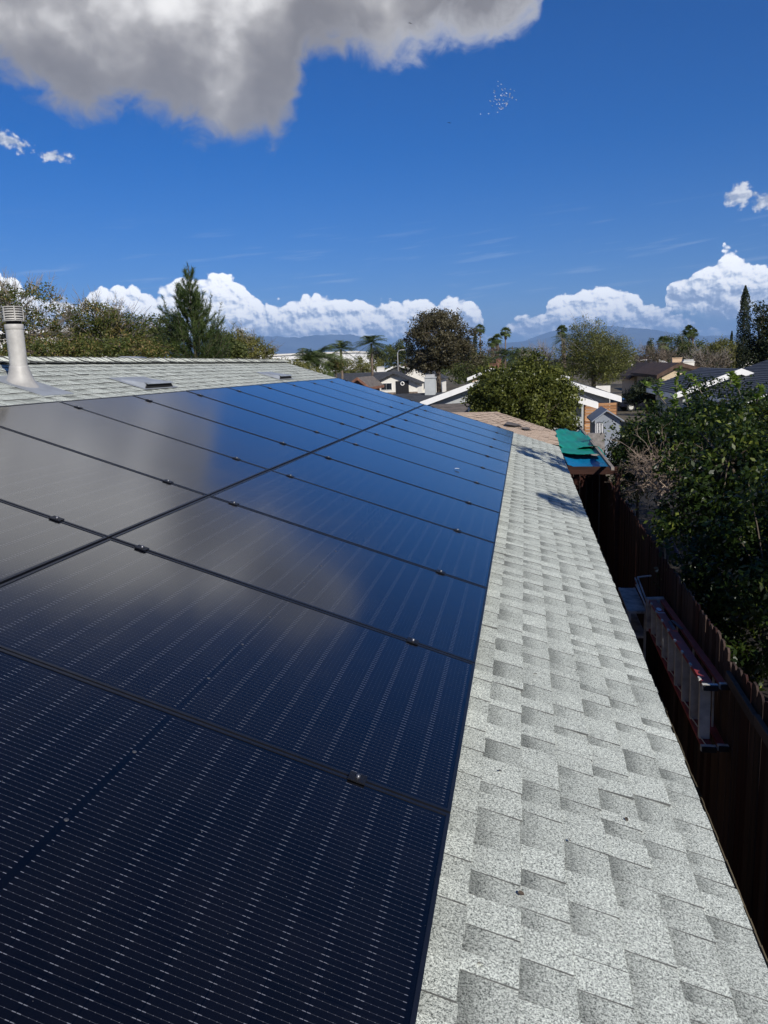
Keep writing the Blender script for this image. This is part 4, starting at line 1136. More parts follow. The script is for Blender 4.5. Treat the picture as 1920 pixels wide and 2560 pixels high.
# white house with the black double door
def white_house():
    Y = 108
    l, r_, ap = W(921, 961, Y), W(1049, 951, Y), W(984, 932, Y)
    t = gable_y('white_house', 'white stucco house with black double door and charcoal roof', l.x, r_.x, Y, Y+6, (l.z+r_.z)/2-.25, ap.z, M['white_wall'], M['charcoal_roof'], M['charcoal_roof'], .35, .6, .14, xa=ap.x)
    wy = Y+.6
    w0, w1 = W(953, 975, wy), W(979, 958, wy); window(t, w0.x, w1.x, w0.z, w1.z, wy, 1)
    d0, d1 = W(992, 985, wy), W(1020, 954, wy); dr = buildw(MB().box((d0.x-.1, wy-.07, d0.z), (d1.x+.1, wy-.01, d1.z+.12)), 'door', M['door'], t)
    for i in range(2):
        x0 = d0.x+(d1.x-d0.x)*(.06+.5*i); x1 = x0+(d1.x-d0.x)*.38
        for k in range(3):
            z0 = d0.z+.12+k*.58; buildw(MB().box((x0, wy-.10, z0), (x1, wy-.07, z0+.46)), 'door_panel', M['door'], dr)
    mb = MB(); wc = W(1006, 959, wy-.12)
    for k in range(14):
        pass
    ring = [Vector((wc.x+.24*math.cos(2*math.pi*k/14), wy-.14, wc.z+.24*math.sin(2*math.pi*k/14))) for k in range(15)]
    buildw(mb.tube(ring, .07, 6, caps=False), 'wreath', M['white'], dr)
    s0, s1 = W(930, 990, wy), W(1046, 977, wy)
    for x0, x1 in ((l.x+.4, d0.x-.15), (d1.x+.15, r_.x-.4)):
        buildw(MB().box((x0, wy-.08, ZG), (x1, wy-.004, s1.z-.1)), 'stone_base', M['stone'], t)
    # long main roof behind, slope towards us
    a, b = W(820, 962, Y+2.5), W(985, 955, Y+2.5); h0, h1 = W(838, 934, Y+10), W(1000, 928, Y+10)
    buildw(slab(MB(), a, b, h1, h0, .15), 'roof_slope', M['charcoal_roof'], t)
    buildw(MB().box((a.x+.6, Y+3.1, ZG), (b.x, Y+10, a.z-.15)), 'wall', M['white_wall'], t)
    # taller gable wing to the right
    yb = Y+7
    g0, g1, gp = W(985, 938, yb), W(1108, 952, yb), W(1040, 912, yb)
    t2 = gable_y('white_house_wing', 'white stucco gable wing behind the square chimney', g0.x, g1.x, yb, yb+9, (g0.z+g1.z)/2-.2, gp.z, M['white_wall'], M['charcoal_roof'], M['charcoal_roof'], .4, .5, .14, xa=gp.x)
    w0, w1 = W(1060, 972, yb+.5), W(1066, 954, yb+.5); window(t2, w0.x, w1.x, w0.z, w1.z, yb+.5, 0)
    c = W(952, 926, Y+12); chimney(t, (c.x, Y+12), 1.1, .9, W(952, 936, Y+12).z, W(952, 920, Y+12).z, M['white_wall'], M['pole'])
white_house()
def pxhouse(kind, name, label, l, r_, ap, Y, depth, wall, roof, fascia, **k):
    L_, R_, A_ = W(*l, Y), W(*r_, Y), W(*ap, Y); ze = (L_.z+R_.z)/2
    return gable_y(name, label, L_.x, R_.x, Y, Y+depth, ze, A_.z, wall, roof, fascia, xa=A_.x, **k)
pxhouse(0, 'small_house', 'small house with grey brown roof and brick gable trim beside the panels', (858, 970), (924, 968), (893, 943), 82, 9, M['brick'], M['greybrown_roof'], M['redtile'], fh=.3)
pxhouse(0, 'far_house', 'far dark gabled house with white rake boards and red tile roof', (960, 926), (1036, 924), (993, 911), 150, 12, M['charcoal_roof'], M['redtile'], M['white'], fh=.35)
gl, gr = W(838, 934, 165), W(908, 933, 165)
gable_x('far_house', 'far house with long grey brown roof behind the white house', gl.x, gr.x, 165, 178, gl.z-.1, W(870, 925, 171).z, M['white_wall'], M['greybrown_roof'], M['white'])
tn = pxhouse(0, 'tan_house', 'tan stucco house with white rake boards and two chimneys', (1168, 945), (1290, 941), (1229, 920), 76, 12, M['tan'], M['greybrown_roof'], M['white'], fh=.3)
w0, w1 = W(1195, 947, 76.4), W(1201, 936, 76.4); window(tn, w0.x, w1.x, w0.z, w1.z, 76.4, 0)
w0, w1 = W(1210, 943, 76.4), W(1216, 931, 76.4); window(tn, w0.x, w1.x, w0.z, w1.z, 76.4, 0)
c = W(1233, 915, 82); chimney(tn, (c.x, 82), .8, .7, W(1233, 925, 82).z, W(1233, 910, 82).z, M['brick'])
c = W(1247, 905, 86); chimney(tn, (c.x, 86), .5, .5, W(1247, 925, 86).z, W(1247, 899, 86).z, M['brick'])
pxhouse(0, 'small_gable_house', 'house with small white trimmed grey gable peeking above the ficus tree', (1340, 943), (1424, 942), (1373, 929), 58, 10, M['grey_wall'], M['charcoal_roof'], M['white'], fh=.25)
cr1 = pxhouse(0, 'cream_house', 'cream house with brown roof and small attic vent beneath the willowy tree', (1574, 943), (1684, 938), (1628, 906), 74, 10, M['cream'], M['brown_roof'], M['brown_roof'], fh=.25)
v0 = W(1627, 914, 74.4); buildw(MB().box((v0.x-.18, 74.33, v0.z-.5), (v0.x+.18, 74.40, v0.z+.1)), 'attic_vent', M['brown_roof'], cr1)
cr2 = pxhouse(0, 'cream_house', 'cream house with broad brown gable behind the charcoal garage', (1642, 938), (1798, 932), (1701, 906), 60, 15, M['cream'], M['brown_roof'], M['brown_roof'], fh=.28)
c = W(1691, 897, 80); chimney(cr2, (c.x, 80), .9, .8, W(1691, 915, 80).z, W(1691, 896, 80).z, M['tan'])
c = W(1720, 905, 76); chimney(cr2, (c.x, 76), 1.0, .8, W(1720, 920, 76).z, W(1720, 905, 76).z, M['white_wall'], M['pole'])
pxhouse(0, 'far_house', 'far pale house with white trimmed gable above the cream houses', (1630, 912), (1680, 911), (1650, 898), 100, 10, M['white_wall'], M['greybrown_roof'], M['white'], fh=.3)
gl, gr = W(1712, 915, 105), W(1760, 913, 105)
gable_x('far_house', 'far house with plain brown roof behind the second cream chimney', gl.x, gr.x, 105, 118, gl.z, W(1735, 900, 111).z, M['tan'], M['brown_roof'], M['brown_roof'])
# charcoal tiled garages on the right
R2 = pxhouse(0, 'charcoal_garage', 'garage with charcoal tile roof and white rake boards behind the citrus', (1687, 986), (2000, 973), (1854, 922), 37, 9, M['grey_wall'], M['charcoal_tile'], M['white'], fh=.26, courses=16)
c = W(1665, 958, 44)
q = W(1865, 1004, 28.5); xa = q.x+4.6
R3 = gable_y('charcoal_house', 'house with the largest charcoal tile roof beside the citrus', q.x, q.x+9.2, 28.5, 41, q.z, q.z+4.6*.338, M['grey_wall'], M['charcoal_tile'], M['white'], .4, .4, .22, courses=24)
mb = MB(); p0 = W(1672, 955, 52); p1 = W(1712, 942, 52)
mb.bar(p0+Vector((0, 0, -2)), p0, .08, .08); mb.bar(p0, p1, .08, .08); tag(mb.build('dark_post_frame', M['door']), 'thin dark post and arm in front of the cream wall', 'post')
# white wall below the willow
a, b = W(1490, 965, 60), W(1526, 965, 60)
tag(MB().box((a.x, 60, ZG), (b.x, 60.2, a.z)).build('garden_wall', M['white_wall']), 'white garden wall beneath the willowy tree', 'wall')
# slatted fence
a, b = W(1462, 1008, 36), W(1541, 1008, 36)
t = thing('slat_fence', 'stained horizontal slat fence between the grey house and the dark car', 'fence', (a.x, 36, ZG))
nsl = 14; hs_ = (a.z-ZG-.1)/nsl
for i in range(nsl):
    buildw(MB().box((a.x, 35.97+random.Random(i).uniform(-.012, .012), ZG+.1+i*hs_), (b.x, 36, ZG+.1+(i+1)*hs_-.018)), 'slat', M['slat'], t)
for f in (0, .5, 1): x = a.x+(b.x-a.x)*f; buildw(MB().box((x-.05, 36.002, ZG), (x+.05, 36.1, a.z)), 'post', M['fence_grey'], t)
# playhouse shed with arched gate
def shed():
    Y = 27
    l, ap = W(1487, 1050, Y), W(1517, 1029, Y); bz_ = ZG
    xr = ap.x+(ap.x-l.x)*1.15
    t = thing('garden_shed', 'small pale blue grey garden shed with arched barred opening', 'shed', (ap.x, Y, ZG))
    mb = MB(); P = [(l.x, bz_), (xr, bz_), (xr, l.z), (ap.x, ap.z), (l.x, l.z)]
    mb.v += [(x, Y, z) for x, z in P]+[(x, Y+2.2, z) for x, z in P]; mb.f.append(tuple(range(5))); mb.f.append(tuple(range(5, 10))[::-1])
    for i in range(5): mb.f.append(((i+1) % 5, i, 5+i, 5+(i+1) % 5))
    mb.sm += [False]*7; buildw(mb, 'wall', M['shed'], t)
    for a, b in ((Vector((l.x-.12, 0, l.z-.08)), Vector((ap.x, 0, ap.z+.03))), (Vector((xr+.12, 0, l.z-.08)), Vector((ap.x, 0, ap.z+.03)))):
        mb = MB(); y0 = Vector((0, Y-.15, 0)); y1 = Vector((0, Y+2.35, 0)); u = Vector((0, 0, .05))
        mb.hexa([a+y0, b+y0, b+y1, a+y1, a+y0+u, b+y0+u, b+y1+u, a+y1+u] if a.x < b.x else [b+y0, a+y0, a+y1, b+y1, b+y0+u, a+y0+u, a+y1+u, b+y1+u]); buildw(mb, 'roof_slope', M['shed'], t)
    c = W(1498, 1062, Y); w = .17; pts = [Vector((c.x-w, Y-.01, ZG+.3)), Vector((c.x+w, Y-.01, ZG+.3))]
    for k in range(11): a = math.pi*k/10; pts.append(Vector((c.x+w*math.cos(a), Y-.01, c.z-.05+w*math.sin(a))))
    op = buildw(MB().poly(pts).poly([p+Vector((0, -.004, 0)) for p in pts]), 'arched_opening', M['plastic_grey'], t)
    for k in range(5): x = c.x-w+.05+k*(2*w-.1)/4; buildw(MB().box((x-.012, Y-.04, ZG+.3), (x+.012, Y-.016, c.z+.06)), 'bar', M['white'], op)
shed()
# low block wall and litter strip beyond the tarps
a, b = W(1470, 1084, 24), W(1512, 1084, 24)
tag(MB().box((a.x, 24, ZG), (b.x, 24.2, a.z)).build('block_wall', M['paver']), 'low grey block wall in front of the garden shed', 'wall')

# parked car
def car(cx, cy, rot):
    t = thing('parked_car', 'dark blue car parked beyond the slatted fence', 'car', (cx, cy, ZG), None, (0, 0, rot))
    prof = [(-2.2, .35), (-2.22, .75), (-2.0, .92), (-1.35, 1.0), (-.75, 1.42), (.55, 1.45), (1.2, 1.05), (2.0, .92), (2.2, .7), (2.2, .35)]
    mb = MB(); n = len(prof)
    for s, k in ((-1, 1), (1, 1)):
        for x, z in prof:
            mb.v.append((x, s*(.86 if z < 1.05 else .66), z))
    mb.f.append(tuple(range(n))); mb.f.append(tuple(range(n, 2*n))[::-1])
    for i in range(n): mb.f.append(((i+1) % n, i, n+i, n+(i+1) % n))
    mb.sm += [False]*(n+2); body = mb.build('body', M['car'], t)
    bv = body.modifiers.new('b', 'BEVEL'); bv.width = .08; bv.segments = 3
    for s in (-1, 1):
        for x0, x1 in ((-.95, -.12), (-.05, .75)):
            mb = MB(); mb.poly([(x0, s*.872, 1.02), (x1, s*.872, 1.02), (x1-.12 if x1 > .5 else x1, s*.70, 1.36), (x0+.28 if x0 < -.5 else x0, s*.70, 1.36)]); mb.build('side_window', M['win'], t)
        for x in (-1.35, 1.35):
            mb = MB(); mb.tube([(x, s*.70, .33), (x, s*.90, .33)], .33, 20); wv = mb.build('wheel', M['tyre'], t)
            MB().tube([(x, s*.9, .33), (x, s*.912, .33)], .19, 14).build('rim', M['alu'], wv)
        MB().box((2.12, s*.5, .66), (2.22, s*.8, .78)).build('headlight', M['label_white'], t)
    MB().poly([(.58, -.62, 1.445), (.58, .62, 1.445), (1.22, .76, 1.06), (1.22, -.76, 1.06)]).build('windscreen', M['win'], t).location = (.02, 0, .012)
    MB().poly([(-.78, -.62, 1.425), (-.78, .62, 1.425), (-1.36, .76, 1.01), (-1.36, -.76, 1.01)][::-1]).build('rear_window', M['win'], t).location = (-.02, 0, .012)
c = W(1565, 1003, 74); car(c.x, 62.5+0, math.radians(12))

# ------------------------------------------------------------------ neighbourhood trees
def T(name, label, specs, leaf, size, nclump, per, crad, seed, **k):
    return tree(name, label, [lobe(*s) for s in specs], leaf, size, k.pop('asp', .55), nclump, per, crad, seed, **k)
T('ficus_tree', 'round full green ficus tree in front of the grey gable', [(1300, 985, 125, 78, 30), (1235, 1000, 70, 70, 29.5), (1385, 1000, 62, 80, 30), (1330, 930, 70, 45, 30.5), (1360, 1060, 90, 40, 29.5), (1240, 1045, 70, 35, 29)], 'ficus', .12, 420, 120, .44, 41, trunk=.13, asp=.6)
T('bronze_tree', 'large bronze leaved tree towering over the white house', [(1100, 850, 82, 72, 92), (1165, 880, 45, 60, 92), (1050, 880, 40, 62, 92), (1090, 800, 48, 28, 92), (1075, 905, 60, 28, 92)], 'brown', .26, 420, 75, .85, 42, trunk=.35, twigs=60)
T('willowy_tree', 'broad olive green willowy tree behind the grey house', [(1500, 890, 90, 60, 66), (1470, 850, 60, 48, 66), (1530, 888, 50, 48, 67), (1420, 900, 45, 50, 66), (1500, 935, 50, 30, 65)], 'willow', .19, 330, 70, .75, 43, trunk=.25, twigs=160, asp=.3)
T('dry_tree', 'dry brown edged tree beside the willowy tree', [(1625, 888, 50, 24, 92), (1665, 895, 30, 18, 92)], 'greybare', .17, 90, 45, .6, 44, trunk=.15, twigs=120, asp=.35)
T('bare_tree', 'bare grey tree beside the willowy tree', [(1345, 895, 38, 32, 72), (1385, 910, 34, 30, 70)], 'greybare', .14, 80, 30, .5, 45, trunk=.12, twigs=260, asp=.3)
T('green_tree', 'dense green tree behind the small white trimmed gable', [(1310, 890, 38, 22, 95)], 'olive', .2, 70, 60, .7, 46)
T('green_tree', 'mixed olive tree below the slim conifer spire', [(1190, 910, 42, 34, 96), (1165, 930, 40, 22, 90)], 'olive', .2, 120, 60, .8, 47)
T('brown_tree', 'rusty brown tree below the reddish palms', [(1237, 895, 26, 36, 104)], 'greybare', .18, 60, 50, .7, 48, twigs=40)
T('laurel_bush', 'dark laurel hedge clump in front of the cream house', [(1625, 972, 38, 24, 48), (1590, 988, 28, 22, 47), (1655, 985, 22, 18, 46)], 'dark', .14, 110, 70, .45, 49, cat='bush')
T('grey_green_tree', 'grey green tree below the twin palms', [(1690, 868, 40, 34, 120), (1730, 880, 45, 30, 118)], 'olive', .24, 120, 60, .9, 50, twigs=60)
T('dry_tree', 'dry twiggy brown tree above the charcoal garage', [(1775, 908, 50, 32, 80), (1745, 915, 30, 22, 80)], 'greybare', .16, 100, 40, .6, 51, twigs=260)
T('yellow_tree', 'yellow green tree beside the tall cypress', [(1808, 882, 46, 34, 92), (1840, 890, 30, 34, 90)], 'yellow', .2, 120, 65, .8, 52)
T('dark_oak', 'dark spreading oak beside the tall cypress', [(1905, 820, 42, 62, 50), (1900, 885, 40, 40, 50), (1940, 850, 50, 90, 50)], 'dark', .16, 150, 60, .55, 53, trunk=.2, shell=.7)
T('small_conifer', 'small blue green conifer behind the far pale house', [(1626, 875, 12, 12, 125), (1625, 858, 6, 14, 125)], 'pine', .2, 40, 50, .5, 54)
T('green_bush', 'green shrubs between the panels and the queen palm', [(705, 925, 55, 24, 50), (745, 930, 50, 20, 52)], 'yellow', .13, 110, 70, .45, 55, cat='bush')
T('rust_bush', 'rusty brown shrub beside the queen palm', [(838, 912, 26, 16, 62)], 'autumn', .13, 40, 60, .45, 56, cat='bush')
T('green_bush', 'rounded green shrubs behind the white house roof', [(880, 915, 50, 22, 128), (925, 912, 40, 25, 130)], 'yellow', .22, 110, 60, .8, 57, cat='bush')
T('green_tree', 'mid green tree behind the curved street light', [(985, 890, 32, 34, 140), (1010, 870, 22, 26, 140)], 'olive', .26, 100, 60, .9, 58)
T('green_tree', 'dark green tree behind the feathery palm', [(945, 890, 26, 24, 150)], 'dark', .26, 60, 60, .9, 59)
T('olive_tree', 'dull green tree behind the pine', [(400, 835, 62, 46, 34), (360, 860, 50, 40, 33)], 'olive', .11, 130, 85, .42, 61, trunk=.12)
T('autumn_tree', 'sparse autumn tree with bare twig tips behind the vent pipe', [(60, 780, 95, 88, 27), (-30, 790, 80, 95, 27), (110, 840, 75, 58, 27)], 'autumn', .10, 250, 46, .36, 62, trunk=.13, twigs=420, bark='bark_grey')
T('autumn_tree', 'rust and green autumn tree between the vent pipe and the pine', [(230, 820, 80, 62, 29), (300, 830, 60, 60, 29), (200, 870, 70, 35, 28)], 'autumn', .105, 280, 62, .38, 63, trunk=.12, twigs=330, bark='bark_grey')
T('green_bush', 'green undergrowth below the autumn trees', [(100, 885, 130, 30, 24), (300, 880, 130, 32, 25)], 'autumn', .10, 260, 70, .32, 64, cat='bush')
T('green_bush', 'olive green bush touching the pine', [(548, 868, 42, 34, 33), (590, 880, 30, 24, 34)], 'olive', .11, 90, 75, .4, 66, cat='bush')
T('twiggy_bush', 'yellow green twiggy bush between the pine and street light pole', [(625, 872, 45, 34, 40), (590, 850, 30, 30, 40), (665, 885, 25, 22, 41)], 'yellow', .11, 110, 65, .38, 65, cat='bush', twigs=120)

# pine: whorls of needle tufts
def pine():
    Y = 27; rs = np.random.RandomState(71); top = W(470, 662, Y); base = Vector((W(492, 900, Y).x, Y, ZG))
    t = thing('pine_tree', 'dark green young pine with candle tips behind the ridge', 'pine tree', base)
    mb = MB(); axis = lambda f: base.lerp(top, f)+Vector((.12*math.sin(f*5)*(1-f), 0, 0))
    mb.tube([axis(i/8) for i in range(9)], [.13*(1-i/8.6) for i in range(9)], 7)
    tips = []
    Hh = (top-base).length
    for w_ in range(15):
        f = .42+.55*w_/15+rs.uniform(-.01, .01)
        spread = (3.3*(1-f)**.8+.12)*rs.uniform(.85, 1.2)
        if f > .82: spread *= .8
        nb = 9 if f < .72 else (6 if f < .85 else 4); a0 = rs.uniform(0, 6.28)
        for k in range(nb):
            a = a0+6.283*k/nb+rs.uniform(-.3, .3); l = spread*rs.uniform(.55, 1.2); d = Vector((math.cos(a), math.sin(a), .25+.9*f*rs.uniform(.4, 1.2)))
            p0 = axis(f); p1 = p0+d.normalized()*l*.62; p2 = p1+Vector((d.x*.30, d.y*.30, .6+.5*f)).normalized()*l*.42
            mb.tube([p0, p1, p2], [.030*(1.1-f), .018*(1.1-f), .006], 4, caps=False); tips.append((p0.lerp(p1, .35), p1, p2))
            for q in range(2 if l > .6 else 0):
                s0 = p0.lerp(p1, rs.uniform(.45, .95)); sd_ = Vector((d.x+rs.normal()*.6, d.y+rs.normal()*.6, .5+.4*rs.rand())).normalized()*l*.38
                mb.tube([s0, s0+sd_*.5, s0+sd_], [.012, .009, .004], 3, caps=False); tips.append((s0, s0+sd_*.5, s0+sd_+Vector((0, 0, .12))))
    tips.append((axis(.86), axis(.93), top))
    buildw(mb, 'trunk', M['bark'], t)
    V = []; tone = []
    for p0, p1, p2 in tips:
        for s in range(14):
            g = s/13; c = p0.lerp(p1, g*2) if g < .5 else p1.lerp(p2, g*2-1)
            ax = ((p1-p0) if g < .5 else (p2-p1)).normalized()
            for k in range(9):
                r = rs.normal(size=3); r -= r*0; r = Vector(r); r -= ax*r.dot(ax)*.4; r.normalize()
                d = (ax*rs.uniform(.5, 1.3)+r*.85).normalized(); l = rs.uniform(.12, .22); sd = d.cross(Vector(rs.normal(size=3))).normalized()*.009
                q = c+Vector(rs.normal(size=3))*.02
                V += [q-sd, q+sd, q+d*l]; tone += [rs.uniform(.1, 1)]*3
    quads('needles', np.array([tuple(v) for v in V]), tone, L['pine'], t, 'stuff', 3)
pine()
def cypress(name, label, x, ytop, ybot, wpx, Y, seed):
    rs = np.random.RandomState(seed); top = W(x, ytop, Y); b0 = W(x-6, ybot, Y); base = Vector((b0.x, Y, ZG))
    w = (W(x+wpx, ybot, Y)-W(x, ybot, Y)).length/2; h = top.z-ZG
    t = thing(name, label, 'cypress', base)
    buildw(MB().tube([base, base.lerp(top, .5), base.lerp(top, .95)], [.14*w, .1*w, .02], 6), 'trunk', M['bark'], t)
    n = 9000 if w > .3 else 2500; f = rs.rand(n)**.85; a = rs.rand(n)*6.283
    prof = np.interp(f, [0, .05, .2, .5, .75, .92, 1], [.35, .7, .95, 1, .85, .5, .05])
    lump = 1+.16*np.sin(a*3+f*17)+.12*np.sin(f*44+a*2)+.08*np.sin(f*90+a*5)
    r = w*prof*lump*(rs.rand(n)**.25)
    P = np.stack([base.x+(top.x-base.x)*f+r*np.cos(a), Y+r*np.sin(a), ZG+.15+f*(h-.15)], 1)
    nr = unit(np.stack([np.cos(a), np.sin(a), .1+0*a], 1)+rs.normal(size=(n, 3))*.5)
    leaf_object('crown', P, nr, (.10 if w > .3 else .25)*rs.uniform(.6, 1.4, n), .5, L['cypress'], t, rs)
cypress('cypress_tree', 'tall narrow dark cypress beside the dark oak', 1864, 714, 925, 38, 50, 81)
cypress('cypress_tree', 'small distant cypress spire near the tall cypress', 1830, 828, 875, 9, 130, 82)
cypress('cypress_tree', 'slim dark conifer spire beside the bronze tree', 1188, 828, 905, 16, 110, 83)

# palms
def fan_palm(name, label, x, ytop, ybot, Y, r, seed, leaf='palm', trunkr=.16, group=None, lean=0):
    rs = np.random.RandomState(seed); c = W(x, ytop, Y); base = Vector((W(x-lean, ybot, Y).x, Y, ZG))
    t = thing(name, label, 'palm tree', base, group)
    top = Vector((c.x, Y, c.z))
    buildw(MB().tube([base, base.lerp(top, .5)+Vector((.05, 0, 0)), top], [trunkr*1.25, trunkr, trunkr*.9], 8), 'trunk', M['palm_trunk'], t)
    V = []; tone = []
    for k in range(46):
        u = rs.rand(); a = rs.uniform(0, 6.283); e = math.radians(85-130*u**.8); d = Vector((math.cos(a)*math.cos(e), math.sin(a)*math.cos(e), math.sin(e)))
        hub = top+d*r*.45; tn = rs.uniform(.1, .9) if u < .85 else rs.uniform(.5, 1)
        side = d.cross(Vector((0, 0, 1))).normalized(); upv = side.cross(d)
        V += [top-side*.02, top+side*.02, hub+side*.015, hub-side*.015]; tone += [tn]*4
        for j in range(11):
            b = math.radians(-75+15*j); dd = (d*math.cos(b)+side*math.sin(b)).normalized(); l = r*.62*rs.uniform(.8, 1.1)
            e2 = hub+dd*l+Vector((0, 0, -.14*r*(1+rs.rand()))); w = (dd.cross(upv)).normalized()*.035*r*1.3
            V += [hub-w*.3, hub+dd*l*.5-w, e2, hub+dd*l*.5+w]; tone += [tn]*4
    quads('crown', np.array([tuple(v) for v in V]), tone, L[leaf], t)
    if leaf == 'palm':
        n = 160; a = rs.rand(n)*6.283; f = rs.rand(n)
        P = np.stack([top.x+np.cos(a)*r*.28*(1-f*.4), Y+np.sin(a)*r*.28*(1-f*.4), top.z-.1*r-f*r*.9], 1)
        leaf_object('dead_fronds', P, unit(np.stack([np.cos(a), np.sin(a), 0*a], 1)+rs.normal(size=(n, 3))*.3), r*.35*rs.uniform(.5, 1, n), .25, L['palm_dry'], t, rs)
    return t
def feather_palm(name, label, x, ytop, ybot, Y, r, seed, n=26, leaf='palm', trunkr=.17, group=None):
    rs = np.random.RandomState(seed); c = W(x, ytop, Y); base = Vector((W(x, ybot, Y).x, Y, ZG))
    t = thing(name, label, 'palm tree', base, group); top = Vector((c.x, Y, c.z))
    buildw(MB().tube([base, base.lerp(top, .5)+Vector((.08, 0, 0)), top], [trunkr*1.2, trunkr, trunkr*.8], 8), 'trunk', M['palm_trunk'], t)
    V = []; tone = []
    for k in range(n):
        a = 6.283*k/n+rs.uniform(-.2, .2); e = math.radians(rs.uniform(-25, 80)); l = r*(1.0 if k % 2 else .8)*rs.uniform(.85, 1.2)
        h = Vector((math.cos(a), math.sin(a), 0)); pts = []
        for s in range(11):
            f = s/10; pts.append(top+h*l*(f*math.cos(e)+.25*f*f)+Vector((0, 0, l*(math.sin(e)*f*1.15-(.34+.34*max(0, math.sin(e)))*f*f*1.05))))
        tn = rs.uniform(.15, .85)
        for s in range(1, 10):
            d = (pts[s+1]-pts[s-1]).normalized(); side = d.cross(Vector((0, 0, 1))).normalized()
            for sg in (-1, 1):
                for q in range(3):
                    o = pts[s].lerp(pts[s+1], q/3); ll = l*.38*math.sin(math.pi*(.12+.8*s/10))*rs.uniform(.8, 1.1)
                    e2 = o+side*sg*ll*.75+d*ll*.6+Vector((0, 0, -ll*rs.uniform(.05, .5))); w = d*.012*r
                    V += [o-w, o+w, e2]; tone += [tn*rs.uniform(.6, 1.4)]*3
    quads('crown', np.array([tuple(v) for v in V]), tone, L[leaf], t, 'stuff', 3)
    return t
feather_palm('queen_palm', 'bushy queen palm clump beyond the far roof corner', 792, 895, 935, 60, 2.1, 91, 60)
feather_palm('queen_palm', 'leaning feathery palm crown touching the bushy palm clump', 770, 905, 935, 59, 1.9, 92, 44)
feather_palm('queen_palm', 'slender queen palm before the white warehouse', 852, 872, 930, 92, 2.0, 93, 44)
feather_palm('queen_palm', 'feathery palm with stout trunk behind the small house roof', 928, 858, 925, 100, 2.3, 94, 46)
feather_palm('queen_palm', 'low feathery palm behind the tan house chimneys', 1262, 890, 930, 92, 1.8, 95, 44)
feather_palm('queen_palm', 'low feathery palm above the ficus tree top', 1300, 888, 930, 88, 1.7, 96, 40)
feather_palm('queen_palm', 'small feathery palm over the olive willowy crown', 1410, 846, 905, 84, 1.3, 97, 40)
fan_palm('fan_palm', 'tall thin fan palm beside the bronze tree', 1200, 822, 905, 190, 1.5, 101)
fan_palm('fan_palm', 'tall thin fan palm standing alone before the mountains', 1264, 831, 905, 190, 1.6, 102, lean=3)
fan_palm('fan_palm', 'tall fan palm rising behind the willowy tree', 1405, 826, 905, 190, 1.6, 103)
fan_palm('fan_palm', 'reddish shaggy fan palm, the shorter of a pair', 1231, 856, 910, 130, 1.1, 104, 'palm', .3)
fan_palm('fan_palm', 'reddish shaggy fan palm, the taller of a pair', 1243, 848, 910, 130, 1.1, 105, 'palm', .3)
fan_palm('fan_palm', 'stout fan palm above the cream houses', 1658, 858, 905, 112, 1.2, 106, trunkr=.42)
fan_palm('fan_palm', 'taller palm of the twin fan palms above the dry trees', 1723, 828, 905, 150, 1.4, 107)
fan_palm('fan_palm', 'shorter palm of the twin fan palms above the dry trees', 1732, 834, 905, 150, 1.2, 108)

# street furniture and far buildings
p = W(660, 876, 46); t = thing('street_light', 'grey street light pole behind the far end of the ridge', 'street light', (p.x, 46, ZG))
buildw(MB().tube([(p.x-.02, 46, ZG), (p.x-.12, 46, p.z)], [.09, .06], 8), 'pole', M['pole'], t); buildw(MB().box((p.x-.3, 45.8, p.z-.12), (p.x+.16, 46.2, p.z+.12)), 'lamp_head', M['pole'], t)
p = W(994, 882, 120); t = thing('street_light', 'curved street light beside the bronze tree', 'street light', (p.x, 120, ZG))
buildw(MB().tube([(p.x, 120, ZG), (p.x, 120, p.z), (p.x+.2, 120, p.z+.35), (p.x+.9, 120, p.z+.45)], [.1, .07, .06, .05], 7), 'pole', M['pole'], t); buildw(MB().box((p.x+.75, 119.85, p.z+.36), (p.x+1.15, 120.15, p.z+.48)), 'lamp_head', M['pole'], t)
p = W(756, 870, 150); t = thing('utility_pole', 'thin wooden utility pole before the white warehouse', 'pole', (p.x, 150, ZG))
buildw(MB().tube([(p.x, 150, ZG), (p.x, 150, p.z)], [.14, .1], 7), 'pole', M['woodpole'], t); buildw(MB().box((p.x-.8, 149.95, p.z-.6), (p.x+.8, 150.05, p.z-.48)), 'crossarm', M['woodpole'], t)
p = W(1281, 866, 200); t = thing('utility_pole', 'short wooden utility pole beside the lone fan palm', 'pole', (p.x, 200, ZG))
buildw(MB().tube([(p.x, 200, ZG), (p.x, 200, p.z)], [.16, .12], 7), 'pole', M['woodpole'], t); buildw(MB().box((p.x-.8, 199.95, p.z-.6), (p.x+.8, 200.05, p.z-.48)), 'crossarm', M['woodpole'], t)
a, b = W(560, 889, 240), W(936, 886, 240)
t = thing('warehouse', 'long white warehouse below the mountains', 'warehouse', ((a.x+b.x)/2, 240, ZG))
buildw(MB().box((a.x, 240, ZG), (b.x-6, 275, W(700, 889, 240).z)), 'wall', M['white'], t); buildw(MB().box((a.x-.3, 239.6, W(700, 889, 240).z), (b.x-5.7, 275.4, W(700, 889, 240).z+.5)), 'parapet', M['white_wall'], t)
a, b = W(905, 884, 225), W(932, 884, 225)
t = thing('white_shed', 'tall white shed at the end of the warehouse', 'building', (a.x, 225, ZG)); buildw(MB().box((a.x, 225, ZG), (b.x, 232, a.z)), 'wall', M['white'], t); buildw(MB().box((a.x-.2, 224.8, a.z), (b.x+.2, 232.2, a.z+.3)), 'roof', M['pole'], t)
a, b = W(-120, 800, 46), W(70, 812, 46)
t = thing('white_building', 'white two storey building glimpsed through the autumn trees', 'building', (a.x, 46, ZG))
zt = W(0, 838, 46).z
